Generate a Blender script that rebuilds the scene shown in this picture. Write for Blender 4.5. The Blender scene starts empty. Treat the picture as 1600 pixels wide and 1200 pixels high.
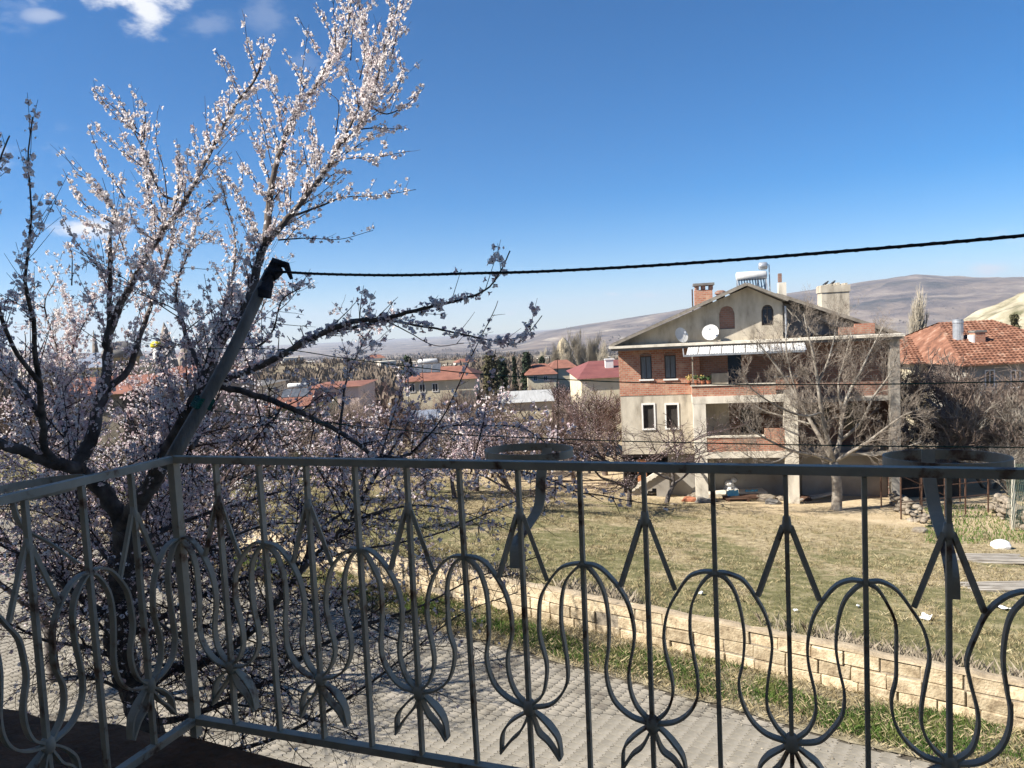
import bpy, math, random
import numpy as np
from math import radians, sin, cos, pi, sqrt, atan2, tan
S = bpy.context.scene
rnd = random.Random(7)
NR = np.random.RandomState(5)

# ---------------------------------------------------------------- camera
CAMZ = 6.4; PITCH = radians(4.3); ROLL = radians(2.9); FPX = 1155.0
_f = np.array([0, cos(PITCH), -sin(PITCH)]); _r0 = np.array([1., 0, 0]); _u0 = np.array([0, sin(PITCH), cos(PITCH)])
_R = _r0*cos(ROLL) - _u0*sin(ROLL); _U = _u0*cos(ROLL) + _r0*sin(ROLL); EYE = np.array([0, 0, CAMZ])
from mathutils import Matrix, Vector
cam_d = bpy.data.cameras.new('camera'); cam = bpy.data.objects.new('camera', cam_d); S.collection.objects.link(cam)
cam_d.sensor_width = 36; cam_d.lens = 36*FPX/1600; cam_d.clip_start = 0.05; cam_d.clip_end = 40000
m = Matrix.Identity(4)
for i in range(3):
    m[i][0] = _R[i]; m[i][1] = _U[i]; m[i][2] = -_f[i]; m[i][3] = EYE[i]
cam.matrix_world = m
S.camera = cam

# ---------------------------------------------------------------- sun, sky, exposure
SUN_EL = radians(40); SUN_AZ = radians(254)          # azimuth clockwise from +Y
SUN_DIR = np.array([sin(SUN_AZ)*cos(SUN_EL), cos(SUN_AZ)*cos(SUN_EL), sin(SUN_EL)])
sd = bpy.data.lights.new('sun', 'SUN'); sd.energy = 5.0; sd.angle = radians(0.53); sd.color = (1.0, 0.93, 0.83)
sun = bpy.data.objects.new('sun', sd); S.collection.objects.link(sun)
sun.rotation_euler = Vector(-SUN_DIR).to_track_quat('-Z', 'Y').to_euler()
S.view_settings.view_transform = 'Standard'; S.view_settings.look = 'None'
S.view_settings.exposure = 1.18; S.view_settings.gamma = 1.0; S.view_settings.use_curve_mapping = False
S.render.resolution_x = 1024; S.render.resolution_y = 768
try:
    S.cycles.volume_bounces = 0; S.cycles.max_bounces = 6; S.cycles.transparent_max_bounces = 6
except Exception: pass

def ray(x, y): return _f + _R*(x-800)/FPX - _U*(y-600)/FPX      # photograph pixel (1600 wide) -> direction
def at(x, y, Y): d = ray(x, y); return EYE + d*(Y/d[1])          # the point that far north of the camera
def atz(x, y, Z): d = ray(x, y); return EYE + d*((Z-CAMZ)/d[2])
def project(P):
    d = np.asarray(P)-EYE; w = d@_f
    return 800+FPX*(d@_R)/w, 600-FPX*(d@_U)/w, w

W = bpy.data.worlds.new('World'); S.world = W; W.use_nodes = True
nt = W.node_tree; nt.nodes.clear()
def N(t, typ, **kw):
    n = t.nodes.new(typ)
    for k, v in kw.items(): setattr(n, k, v)
    return n
out = N(nt, 'ShaderNodeOutputWorld'); bg = N(nt, 'ShaderNodeBackground'); bg.inputs[1].default_value = 0.057
sky = N(nt, 'ShaderNodeTexSky', sky_type='NISHITA'); sky.sun_disc = False
sky.sun_elevation = SUN_EL; sky.sun_rotation = SUN_AZ; sky.altitude = 2500; sky.air_density = 1.0; sky.dust_density = 0.0; sky.ozone_density = 4.0
tc = N(nt, 'ShaderNodeTexCoord')
def wmath(op, a, b=None, c=None):
    n = N(nt, 'ShaderNodeMath', operation=op)
    for i, v in enumerate((a, b, c)):
        if v is None: continue
        if isinstance(v, (int, float)): n.inputs[i].default_value = v
        else: nt.links.new(v, n.inputs[i])
    return n.outputs[0]
def wdot(vec, c):
    n = N(nt, 'ShaderNodeVectorMath', operation='DOT_PRODUCT'); nt.links.new(vec, n.inputs[0]); n.inputs[1].default_value = tuple(c); return n.outputs['Value']
noi = N(nt, 'ShaderNodeTexNoise'); noi.inputs['Scale'].default_value = 13; noi.inputs['Detail'].default_value = 9; noi.inputs['Roughness'].default_value = 0.6
mp = N(nt, 'ShaderNodeMapping'); mp.inputs['Scale'].default_value = (1, 1, 2.2)
nt.links.new(tc.outputs['Generated'], mp.inputs[0]); nt.links.new(mp.outputs[0], noi.inputs['Vector'])
nf = wmath('SUBTRACT', noi.outputs['Fac'], 0.5)
# clouds: (photo px, py, half width px, half height px, strength, tilt)
CL = [(215, -12, 105, 28, 1.25, 0.0), (228, 16, 36, 44, 1.0, 0.25), (315, 40, 50, 20, .18, .3), (66, 24, 24, 9, .4, 0), (146, 356, 60, 14, 1.0, 0),
      (1545, 421, 30, 12, .75, 0), (1475, 409, 32, 5, .35, 0), (955, 459, 16, 5, .5, 0), (1010, 461, 22, 5, .3, 0), (797, 490, 14, 5, .35, 0), (420, 22, 40, 30, .16, 0), (480, 90, 30, 20, .1, 0), (-250, 250, 200, 60, .7, 0), (-500, 60, 260, 70, .6, .1), (1900, 380, 220, 24, .6, 0)]
tot = None
for (cx, cy, w, h, s, tilt) in CL:
    c = ray(cx, cy); c /= np.linalg.norm(c)
    t = _R*cos(tilt) + _U*sin(tilt); t = t - c*(t@c); t /= np.linalg.norm(t); b = np.cross(t, c)
    k = FPX*float(ray(cx, cy)@ray(cx, cy))**.5/1.0
    dx = wmath('MULTIPLY', wdot(tc.outputs['Generated'], t), FPX/w); dy = wmath('MULTIPLY', wdot(tc.outputs['Generated'], b), FPX/h)
    fr = wmath('GREATER_THAN', wdot(tc.outputs['Generated'], c), 0.0)
    e = wmath('ADD', wmath('MULTIPLY', dx, dx), wmath('MULTIPLY', dy, dy))
    v = wmath('SUBTRACT', 1.0, wmath('SQRT', e)); v = wmath('MULTIPLY_ADD', nf, 4.2, v)
    mr = N(nt, 'ShaderNodeMapRange', interpolation_type='SMOOTHSTEP'); mr.inputs[1].default_value = 0.0; mr.inputs[2].default_value = 0.9; nt.links.new(v, mr.inputs[0])
    # keep it inside its own ellipse
    lim = N(nt, 'ShaderNodeMapRange', interpolation_type='SMOOTHSTEP'); lim.inputs[1].default_value = 1.7; lim.inputs[2].default_value = .2; lim.inputs[3].default_value = 0; lim.inputs[4].default_value = 1; nt.links.new(wmath('SQRT', e), lim.inputs[0])
    v = wmath('MULTIPLY', wmath('MULTIPLY', mr.outputs[0], lim.outputs[0]), wmath('MULTIPLY', fr, s))
    tot = v if tot is None else wmath('MAXIMUM', tot, v)
mix = N(nt, 'ShaderNodeMix', data_type='RGBA'); nt.links.new(tot, mix.inputs[0])
hsv = N(nt, 'ShaderNodeHueSaturation'); hsv.inputs['Saturation'].default_value = 1.48; hsv.inputs['Value'].default_value = 1.12; nt.links.new(sky.outputs[0], hsv.inputs['Color']); nt.links.new(hsv.outputs[0], mix.inputs[6]); mix.inputs[7].default_value = (7.4, 7.6, 8.1, 1)
nt.links.new(mix.outputs[2], bg.inputs[0]); nt.links.new(bg.outputs[0], out.inputs[0])

# ---------------------------------------------------------------- materials
def mat(name, cols, scale=4.0, rough=.8, bump=.0, bscale=None, detail=6, spec=.3, metal=0, pos=None, transl=0, coord='Object', stretch=(1, 1, 1), rand=0.0, bdist=.02):
    M = bpy.data.materials.new(name); M.use_nodes = True; t = M.node_tree; p = t.nodes['Principled BSDF']
    p.inputs['Roughness'].default_value = rough; p.inputs['Specular IOR Level'].default_value = spec; p.inputs['Metallic'].default_value = metal
    tcn = N(t, 'ShaderNodeTexCoord'); mpn = N(t, 'ShaderNodeMapping'); mpn.inputs['Scale'].default_value = stretch
    t.links.new(tcn.outputs[coord], mpn.inputs[0])
    col = None
    if len(cols) == 1 and not rand:
        p.inputs['Base Color'].default_value = (*cols[0], 1)
    else:
        nz = N(t, 'ShaderNodeTexNoise'); nz.inputs['Scale'].default_value = scale; nz.inputs['Detail'].default_value = detail; nz.inputs['Roughness'].default_value = .6
        t.links.new(mpn.outputs[0], nz.inputs['Vector'])
        cr = N(t, 'ShaderNodeValToRGB'); el = cr.color_ramp.elements
        ps = pos or [0.32 + .36*i/max(1, len(cols)-1) for i in range(len(cols))]
        while len(el) < len(cols): el.new(.5)
        for i, c in enumerate(cols): el[i].position = ps[i]; el[i].color = (*c, 1)
        t.links.new(nz.outputs['Fac'], cr.inputs[0]); col = cr.outputs[0]
        if rand:
            oi = N(t, 'ShaderNodeObjectInfo'); hs = N(t, 'ShaderNodeHueSaturation')
            mm = N(t, 'ShaderNodeMapRange'); mm.inputs[3].default_value = 1-rand; mm.inputs[4].default_value = 1+rand
            t.links.new(oi.outputs['Random'], mm.inputs[0]); t.links.new(mm.outputs[0], hs.inputs['Value']); t.links.new(col, hs.inputs['Color']); col = hs.outputs[0]
        t.links.new(col, p.inputs['Base Color'])
    if bump:
        nb = N(t, 'ShaderNodeTexNoise'); nb.inputs['Scale'].default_value = bscale or scale*4; nb.inputs['Detail'].default_value = 8
        bn = N(t, 'ShaderNodeBump'); bn.inputs['Strength'].default_value = bump; bn.inputs['Distance'].default_value = bdist
        t.links.new(mpn.outputs[0], nb.inputs['Vector']); t.links.new(nb.outputs['Fac'], bn.inputs['Height']); t.links.new(bn.outputs[0], p.inputs['Normal'])
    if transl:
        tr = N(t, 'ShaderNodeBsdfTranslucent'); mx = N(t, 'ShaderNodeMixShader'); mx.inputs[0].default_value = transl
        if col is not None: t.links.new(col, tr.inputs[0])
        else: tr.inputs[0].default_value = (*cols[0], 1)
        o = t.nodes['Material Output']; t.links.new(p.outputs[0], mx.inputs[1]); t.links.new(tr.outputs[0], mx.inputs[2]); t.links.new(mx.outputs[0], o.inputs[0])
    return M

def brickmat(name, c1, c2, mortar, bw=.24, bh=.11, size=.012, patch=(.5, .42, .3), pamt=.35):
    M = bpy.data.materials.new(name); M.use_nodes = True; t = M.node_tree; p = t.nodes['Principled BSDF']; p.inputs['Roughness'].default_value = .9
    tcn = N(t, 'ShaderNodeTexCoord'); sp = N(t, 'ShaderNodeSeparateXYZ'); cb = N(t, 'ShaderNodeCombineXYZ'); ad = N(t, 'ShaderNodeMath', operation='ADD')
    t.links.new(tcn.outputs['Object'], sp.inputs[0]); t.links.new(sp.outputs[0], ad.inputs[0]); t.links.new(sp.outputs[1], ad.inputs[1])
    t.links.new(ad.outputs[0], cb.inputs[0]); t.links.new(sp.outputs[2], cb.inputs[1])
    b = N(t, 'ShaderNodeTexBrick'); b.inputs['Color1'].default_value = (*c1, 1); b.inputs['Color2'].default_value = (*c2, 1); b.inputs['Mortar'].default_value = (*mortar, 1)
    b.inputs['Scale'].default_value = 1; b.inputs['Brick Width'].default_value = bw; b.inputs['Row Height'].default_value = bh; b.inputs['Mortar Size'].default_value = size
    t.links.new(cb.outputs[0], b.inputs['Vector'])
    nz = N(t, 'ShaderNodeTexNoise'); nz.inputs['Scale'].default_value = 2.6; nz.inputs['Detail'].default_value = 10; t.links.new(tcn.outputs['Object'], nz.inputs['Vector'])
    mr = N(t, 'ShaderNodeMapRange'); mr.inputs[1].default_value = .5; mr.inputs[2].default_value = .72; mr.inputs[4].default_value = pamt; t.links.new(nz.outputs['Fac'], mr.inputs[0])
    mx = N(t, 'ShaderNodeMix', data_type='RGBA'); t.links.new(mr.outputs[0], mx.inputs[0]); t.links.new(b.outputs['Color'], mx.inputs[6]); mx.inputs[7].default_value = (*patch, 1)
    t.links.new(mx.outputs[2], p.inputs['Base Color'])
    bn = N(t, 'ShaderNodeBump'); bn.invert = True; bn.inputs['Strength'].default_value = .6; bn.inputs['Distance'].default_value = .012; t.links.new(b.outputs['Fac'], bn.inputs['Height']); t.links.new(bn.outputs[0], p.inputs['Normal'])
    return M

MT = {}
MT['rail'] = mat('railing_paint', [(.08, .04, .022), (.20, .13, .09), (.36, .32, .25), (.46, .415, .335)], scale=11, rough=.65, bump=.5, bscale=55, pos=[.31, .36, .42, .7], bdist=.003)
MT['blackcable'] = mat('black_rubber', [(.012, .012, .014), (.03, .03, .035)], scale=20, rough=.6)
MT['greenwire'] = mat('green_wire', [(.01, .06, .04), (.02, .10, .07)], scale=20, rough=.5)
MT['cloth'] = mat('dark_cloth', [(.012, .013, .018), (.05, .05, .06)], scale=30, rough=.95, bump=.6, bscale=60)
MT['greencloth'] = mat('green_cord', [(.005, .06, .05), (.01, .12, .09)], scale=40, rough=.8, bump=.5)
MT['pole'] = mat('weathered_pole', [(.10, .095, .085), (.17, .16, .145), (.24, .23, .21)], scale=6, rough=.8, bump=.3, stretch=(3, 3, .6))
MT['bark'] = mat('almond_bark', [(.04, .033, .030), (.11, .095, .086), (.20, .18, .165)], scale=9, rough=.95, bump=.8, bscale=30, bdist=.01)
MT['twig'] = mat('young_twig', [(.028, .018, .016), (.065, .042, .038)], scale=8, rough=.8)
MT['greybark'] = mat('pale_grey_bark', [(.12, .10, .085), (.26, .23, .19), (.38, .35, .30)], scale=3, rough=.95, bump=.5)
MT['brownbark'] = mat('brown_bark', [(.07, .052, .045), (.15, .115, .095), (.22, .175, .14)], scale=3, rough=.95)
MT['walnuttwig'] = mat('walnut_twig', [(.10, .08, .065), (.19, .16, .13), (.26, .225, .19)], scale=3, rough=.95)
MT['purplebark'] = mat('reddish_twigs', [(.10, .06, .055), (.19, .13, .115)], scale=3, rough=.95)
MT['poplar'] = mat('poplar_bark', [(.30, .26, .20), (.44, .39, .30)], scale=.6, rough=.95)
MT['petal'] = mat('white_petal', [(.84, .77, .76), (.92, .90, .89)], scale=6, rough=.7, transl=.35)
MT['petalpink'] = mat('pink_petal', [(.72, .55, .57), (.86, .76, .76)], scale=6, rough=.7, transl=.35)
MT['calyx'] = mat('red_calyx', [(.09, .02, .022), (.16, .045, .04)], scale=10, rough=.8)
MT['tuffblock'] = mat('yellow_tuff_block', [(.27, .205, .13), (.48, .39, .26), (.61, .52, .37)], scale=6, rough=.95, bump=.9, bscale=28, rand=.24, bdist=.02)
MT['mortar'] = mat('grey_mortar', [(.20, .17, .13), (.36, .31, .24)], scale=9, rough=.95, bump=.6)
MT['copestone'] = mat('cement_coping', [(.28, .22, .145), (.45, .37, .255)], scale=7, rough=.95, bump=.8)
MT['paver'] = mat('concrete_paver', [(.17, .155, .125), (.24, .22, .18), (.30, .275, .23)], scale=2.2, rough=.92, bump=.5, bscale=90, rand=.07, bdist=.004)
MT['paverstuff'] = mat('concrete_paver_field', [(.12, .105, .085), (.225, .205, .165), (.275, .25, .205), (.32, .29, .24)], scale=1.3, rough=.92, bump=.5, bscale=90, bdist=.004)
MT['sand'] = mat('joint_sand', [(.05, .043, .033), (.10, .088, .068)], scale=6, rough=1, bump=.6)
MT['plaster'] = mat('weathered_plaster', [(.22, .195, .155), (.40, .355, .28), (.50, .45, .36), (.58, .53, .43)], scale=1.6, rough=.95, bump=.3, bscale=9, stretch=(1, 1, .35))
MT['plasterlight'] = mat('pale_concrete', [(.42, .38, .31), (.64, .59, .49), (.74, .69, .58)], scale=1.8, rough=.9, bump=.3, bscale=9, stretch=(1, 1, .35))
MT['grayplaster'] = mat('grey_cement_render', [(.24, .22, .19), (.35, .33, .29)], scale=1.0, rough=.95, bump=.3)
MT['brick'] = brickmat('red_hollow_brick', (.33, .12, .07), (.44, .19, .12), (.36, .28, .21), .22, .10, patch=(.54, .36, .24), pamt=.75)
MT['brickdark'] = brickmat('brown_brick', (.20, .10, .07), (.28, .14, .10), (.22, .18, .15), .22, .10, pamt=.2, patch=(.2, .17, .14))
MT['rooftile'] = mat('red_roof_tile', [(.08, .045, .032), (.17, .078, .048), (.25, .12, .075), (.32, .21, .15)], scale=1.9, rough=.85)
MT['rooftilefar'] = mat('orange_roof_tile', [(.17, .075, .052), (.28, .125, .085)], scale=1.4, rough=.85)
MT['roofdark'] = mat('maroon_roof_sheet', [(.16, .055, .05), (.22, .08, .07)], scale=1, rough=.7)
MT['roofgrey'] = mat('grey_roof_sheet', [(.13, .12, .11), (.22, .21, .19)], scale=2, rough=.8)
MT['wood'] = mat('grey_board', [(.20, .175, .145), (.36, .33, .28), (.45, .42, .37)], scale=5, rough=.9, bump=.4, stretch=(.4, 3, 3), rand=.2)
MT['woodtrim'] = mat('roof_edge_board', [(.16, .14, .115), (.30, .27, .225)], scale=4, rough=.9)
MT['whitemetal'] = mat('white_sheet_metal', [(.52, .52, .50), (.70, .70, .68)], scale=3, rough=.5)
MT['metalroof'] = mat('pale_roof_metal', [(.34, .34, .32), (.46, .46, .44)], scale=1.5, rough=.6, bump=.5, bscale=8, stretch=(6, .3, .3))
MT['metalgrey'] = mat('galvanised_metal', [(.36, .38, .40), (.55, .57, .59)], scale=5, rough=.4, metal=.6)
MT['rust'] = mat('rusty_iron', [(.05, .028, .02), (.12, .065, .04)], scale=12, rough=.9)
MT['glass'] = mat('dark_window_glass', [(.02, .024, .03)], rough=.12, spec=.6)
MT['glassblue'] = mat('blue_dark_glass', [(.015, .03, .055)], rough=.15, spec=.6)
MT['panelgrey'] = mat('solar_panel_glass', [(.06, .07, .085), (.12, .13, .15)], scale=3, rough=.3)
MT['curtain'] = mat('grey_curtain_pane', [(.10, .115, .125), (.20, .22, .23)], scale=6, rough=.5, stretch=(6, 6, .4))
MT['dark'] = mat('dark_interior', [(.03, .026, .022), (.05, .044, .038)], scale=2, rough=.95)
MT['whitepaint'] = mat('white_paint', [(.66, .64, .60), (.78, .76, .72)], scale=4, rough=.7)
MT['cream'] = mat('cream_wall', [(.54, .47, .33), (.66, .59, .43)], scale=1, rough=.9)
MT['yellowwall'] = mat('pale_yellow_wall', [(.62, .55, .30), (.72, .65, .38)], scale=1, rough=.9)
MT['pinkwall'] = mat('pale_pink_wall', [(.55, .43, .38), (.64, .52, .46)], scale=1, rough=.9)
MT['bluetarp'] = mat('blue_tarp', [(.10, .38, .52), (.20, .52, .66)], scale=6, rough=.6, bump=.5)
MT['whitebag'] = mat('white_plastic', [(.70, .70, .68), (.85, .85, .83)], scale=6, rough=.6, bump=.5)
MT['stone'] = mat('field_stone', [(.13, .11, .085), (.24, .205, .16), (.34, .30, .24)], scale=3, rough=.95, bump=.8, rand=.2)
MT['tuff'] = mat('pale_tuff_rock', [(.24, .20, .13), (.36, .30, .20), (.44, .38, .26)], scale=.25, rough=.95, bump=.6, bscale=1.2, bdist=.5)
MT['tuffgrey'] = mat('grey_brown_tuff', [(.20, .165, .135), (.33, .28, .23)], scale=.35, rough=.95, bump=.6, bscale=1.2, bdist=.4)
MT['evergreen'] = mat('dark_evergreen', [(.018, .030, .018), (.045, .065, .035)], scale=2, rough=.95)
MT['olive'] = mat('olive_leaf', [(.06, .06, .03), (.12, .105, .055)], scale=2, rough=.95)
MT['straw'] = mat('dry_straw', [(.24, .19, .10), (.36, .30, .175), (.46, .39, .24)], scale=1.2, rough=.9, transl=.2)
MT['drygreen'] = mat('dull_green_grass', [(.09, .10, .035), (.18, .17, .07), (.30, .26, .14)], scale=.6, rough=.9, transl=.2)
MT['green'] = mat('fresh_green_grass', [(.05, .10, .02), (.10, .17, .035), (.20, .20, .07)], scale=2.0, rough=.85, transl=.25)
MT['terracotta'] = mat('terracotta', [(.32, .11, .06), (.42, .18, .10)], scale=5, rough=.9)
MT['leaf'] = mat('green_plant_leaf', [(.03, .07, .02), (.07, .13, .04)], scale=10, rough=.7)
MT['flower'] = mat('yellow_brown_leaves', [(.40, .28, .08), (.55, .42, .16)], scale=10, rough=.8)
MT['orange'] = mat('orange_door_paint', [(.42, .16, .06), (.5, .22, .1)], scale=3, rough=.7)
MT['soil'] = mat('balcony_cement', [(.09, .038, .016), (.19, .085, .04)], scale=6, rough=.95, bump=.8, bscale=30)
MT['lampyellow'] = mat('yellow_lamp_cap', [(.62, .50, .02)], rough=.5)
MT['bird'] = mat('dark_feathers', [(.03, .03, .035)], rough=.8)
MT['meshgreen'] = mat('green_fence_wire', [(.10, .16, .12)], rough=.7)
MT['farwhite'] = mat('far_house_wall', [(.50, .47, .41), (.62, .58, .50)], scale=.2, rough=.9)

# ---------------------------------------------------------------- mesh helpers
COL = S.collection
def link(o, parent=None):
    COL.objects.link(o)
    if parent is not None:
        o.parent = parent
    return o
def tag(o, label=None, cat=None, group=None, kind=None):
    if label: o['label'] = label
    if cat: o['category'] = cat
    if group: o['group'] = group
    if kind: o['kind'] = kind
    return o
def thing(name, loc, label, cat, group=None, rz=0):
    o = bpy.data.objects.new(name, None); o.empty_display_size = .2; COL.objects.link(o)
    o.location = tuple(loc); o.rotation_euler = (0, 0, rz)
    return tag(o, label, cat, group)
class MB:
    def __init__(s): s.v = []; s.f = []; s.m = []; s.n = 0
    def add(s, V, F, mi=0):
        V = np.asarray(V, float)
        s.v.append(V); s.f += [tuple(int(i)+s.n for i in f) for f in F]; s.m += [mi]*len(F); s.n += len(V); return s
    def box(s, a, b, mi=0, jit=0):
        x0, y0, z0 = a; x1, y1, z1 = b
        V = np.array([(x0, y0, z0), (x1, y0, z0), (x1, y1, z0), (x0, y1, z0), (x0, y0, z1), (x1, y0, z1), (x1, y1, z1), (x0, y1, z1)], float)
        if jit: V += NR.uniform(-jit, jit, V.shape)
        return s.add(V, [(0, 3, 2, 1), (4, 5, 6, 7), (0, 1, 5, 4), (1, 2, 6, 5), (2, 3, 7, 6), (3, 0, 4, 7)], mi)
    def obox(s, c, ax, ay, az, mi=0):      # centre and three half-axis vectors
        c = np.asarray(c, float); ax, ay, az = map(np.asarray, (ax, ay, az))
        V = [c+i*ax+j*ay+k*az for k in (-1, 1) for (i, j) in ((-1, -1), (1, -1), (1, 1), (-1, 1))]
        return s.add(V, [(0, 3, 2, 1), (4, 5, 6, 7), (0, 1, 5, 4), (1, 2, 6, 5), (2, 3, 7, 6), (3, 0, 4, 7)], mi)
    def beam(s, a, b, w, h, up=(0, 0, 1), mi=0):
        a = np.asarray(a, float); b = np.asarray(b, float); d = b-a; L = np.linalg.norm(d); d /= L
        sd_ = np.cross(d, up); sd_ /= np.linalg.norm(sd_); u = np.cross(sd_, d)
        return s.obox((a+b)/2, d*L/2, sd_*w/2, u*h/2, mi)
    def tube(s, pts, rad, k=6, mi=0, cap=True):
        V, F = tube_vf(np.asarray(pts, float), rad, k, cap); return s.add(V, F, mi)
    def lathe(s, prof, c=(0, 0, 0), k=16, mi=0):
        c = np.asarray(c, float); V = []; F = []
        for (r, z) in prof:
            for i in range(k): V.append(c+np.array((r*cos(2*pi*i/k), r*sin(2*pi*i/k), z)))
        for j in range(len(prof)-1):
            for i in range(k): F.append((j*k+i, j*k+(i+1) % k, (j+1)*k+(i+1) % k, (j+1)*k+i))
        F.append(tuple(range(k-1, -1, -1))); F.append(tuple((len(prof)-1)*k+i for i in range(k)))
        return s.add(V, F, mi)
    def prism(s, poly, z0, z1, mi=0):
        n = len(poly); V = [(p[0], p[1], z0) for p in poly]+[(p[0], p[1], z1) for p in poly]
        F = [tuple(range(n-1, -1, -1)), tuple(range(n, 2*n))]+[(i, (i+1) % n, n+(i+1) % n, n+i) for i in range(n)]
        return s.add(V, F, mi)
    def ext_y(s, poly, y0, y1, mi=0):      # polygon in x,z extruded along y
        n = len(poly); V = [(p[0], y0, p[1]) for p in poly]+[(p[0], y1, p[1]) for p in poly]
        F = [tuple(range(n)), tuple(range(2*n-1, n-1, -1))]+[(i, n+i, n+(i+1) % n, (i+1) % n) for i in range(n)]
        return s.add(V, F, mi)
    def build(s, name, mats, parent=None, origin=None, smooth=False):
        V = np.concatenate(s.v)
        if origin is not None: V = V-np.asarray(origin)
        me = bpy.data.meshes.new(name); me.from_pydata(V.tolist(), [], s.f)
        mats = mats if isinstance(mats, (list, tuple)) else [mats]
        for mm in mats: me.materials.append(mm)
        if len(mats) > 1: me.polygons.foreach_set('material_index', s.m)
        if smooth: me.polygons.foreach_set('use_smooth', [True]*len(me.polygons))
        me.update()
        return link(bpy.data.objects.new(name, me), parent)
def tube_vf(P, rad, k, cap=True):
    n = len(P); rad = np.broadcast_to(np.asarray(rad, float), (n,))
    T = np.empty_like(P); T[1:-1] = P[2:]-P[:-2]; T[0] = P[1]-P[0]; T[-1] = P[-1]-P[-2]
    T /= np.maximum(np.linalg.norm(T, axis=1), 1e-9)[:, None]
    ref = np.array([0.31, 0.87, 0.11]) if abs(T[:, 1]).mean() < .8 else np.array([.9, .1, .3])
    A = np.cross(T, ref); A /= np.maximum(np.linalg.norm(A, axis=1), 1e-9)[:, None]; B = np.cross(T, A)
    an = np.arange(k)*2*pi/k
    V = (P[:, None, :] + rad[:, None, None]*(np.cos(an)[None, :, None]*A[:, None, :]+np.sin(an)[None, :, None]*B[:, None, :])).reshape(-1, 3)
    F = [(j*k+i, j*k+(i+1) % k, (j+1)*k+(i+1) % k, (j+1)*k+i) for j in range(n-1) for i in range(k)]
    if cap: F += [tuple(range(k-1, -1, -1)), tuple((n-1)*k+i for i in range(k))]
    return V, F
def npmesh(name, V, F, mats, mi=None, parent=None, smooth=False):      # V (n,3), F (m,k) arrays, all faces alike
    me = bpy.data.meshes.new(name); V = np.asarray(V, np.float32); F = np.asarray(F, np.int32); m_, k = F.shape
    me.vertices.add(len(V)); me.vertices.foreach_set('co', V.ravel())
    me.loops.add(m_*k); me.loops.foreach_set('vertex_index', F.ravel())
    me.polygons.add(m_); me.polygons.foreach_set('loop_start', np.arange(0, m_*k, k, dtype=np.int32)); me.polygons.foreach_set('loop_total', np.full(m_, k, np.int32))
    for mm in (mats if isinstance(mats, (list, tuple)) else [mats]): me.materials.append(mm)
    if mi is not None: me.polygons.foreach_set('material_index', np.asarray(mi, np.int32))
    if smooth: me.polygons.foreach_set('use_smooth', np.ones(m_, bool))
    me.update(calc_edges=True)
    return link(bpy.data.objects.new(name, me), parent)
def copyobj(o, parent=None, loc=None):
    c = o.copy(); COL.objects.link(c); c.parent = parent
    if loc is not None: c.location = loc
    return c
def copy_tree(o, parent=None):
    c = o.copy(); COL.objects.link(c); c.parent = parent
    for ch in o.children: copy_tree(ch, c)
    return c
def catmull(P, per=6):
    P = np.asarray(P, float); Q = np.vstack([2*P[0]-P[1], P, 2*P[-1]-P[-2]]); o = []
    for i in range(1, len(Q)-2):
        a, b, c, d = Q[i-1:i+3]
        for t in np.arange(per)/per:
            o.append(.5*((2*b)+(c-a)*t+(2*a-5*b+4*c-d)*t*t+(3*b-a-3*c+d)*t**3))
    o.append(P[-1]); return np.array(o)
def vnoise(x, y, seed=0):
    x = np.asarray(x, float); y = np.asarray(y, float); xi = np.floor(x).astype(np.int64); yi = np.floor(y).astype(np.int64); fx = x-xi; fy = y-yi
    def h(a, b):
        n = (a*374761393+b*668265263+seed*974711) & 0xffffffff; n = ((n ^ (n >> 13))*1274126177) & 0xffffffff; return ((n ^ (n >> 16)) & 0xffff)/65535.
    u = fx*fx*(3-2*fx); v = fy*fy*(3-2*fy)
    return (h(xi, yi)*(1-u)+h(xi+1, yi)*u)*(1-v)+(h(xi, yi+1)*(1-u)+h(xi+1, yi+1)*u)*v-.5
def fbm(x, y, o=5, seed=0):
    s = 0; a = 1
    for i in range(o): s = s+a*vnoise(x*2**i, y*2**i, seed+i); a *= .5
    return s

# ---------------------------------------------------------------- ground, field, far hills
PW = np.array([.915, 15.21]); DW = np.array([.805, -.593]); DW /= np.linalg.norm(DW); NW = np.array([-DW[1], DW[0]])   # wall line: along, away
def sd_to_xy(s_, d_): return PW[0]+DW[0]*s_+NW[0]*d_, PW[1]+DW[1]*s_+NW[1]*d_
def xy_to_sd(x, y): return (x-PW[0])*DW[0]+(y-PW[1])*DW[1], (x-PW[0])*NW[0]+(y-PW[1])*NW[1]
def ss(a, b, x): t = np.clip((x-a)/(b-a), 0, 1); return t*t*(3-2*t)
RIDGE = [(-900, 545), (-300, 545), (100, 552), (400, 556), (560, 554), (640, 551), (700, 541), (760, 545), (800, 540), (830, 528), (850, 519), (900, 510), (1000, 494), (1080, 481), (1250, 455), (1300, 447), (1380, 436), (1430, 430), (1500, 433), (1560, 434), (1640, 434), (1900, 446), (2600, 470)]
_raz = []; _rz = []
for (a_, b_) in RIDGE:
    q = ray(a_, b_); _raz.append(atan2(q[0], q[1])); _rz.append(q[2]/sqrt(q[0]**2+q[1]**2))
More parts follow.
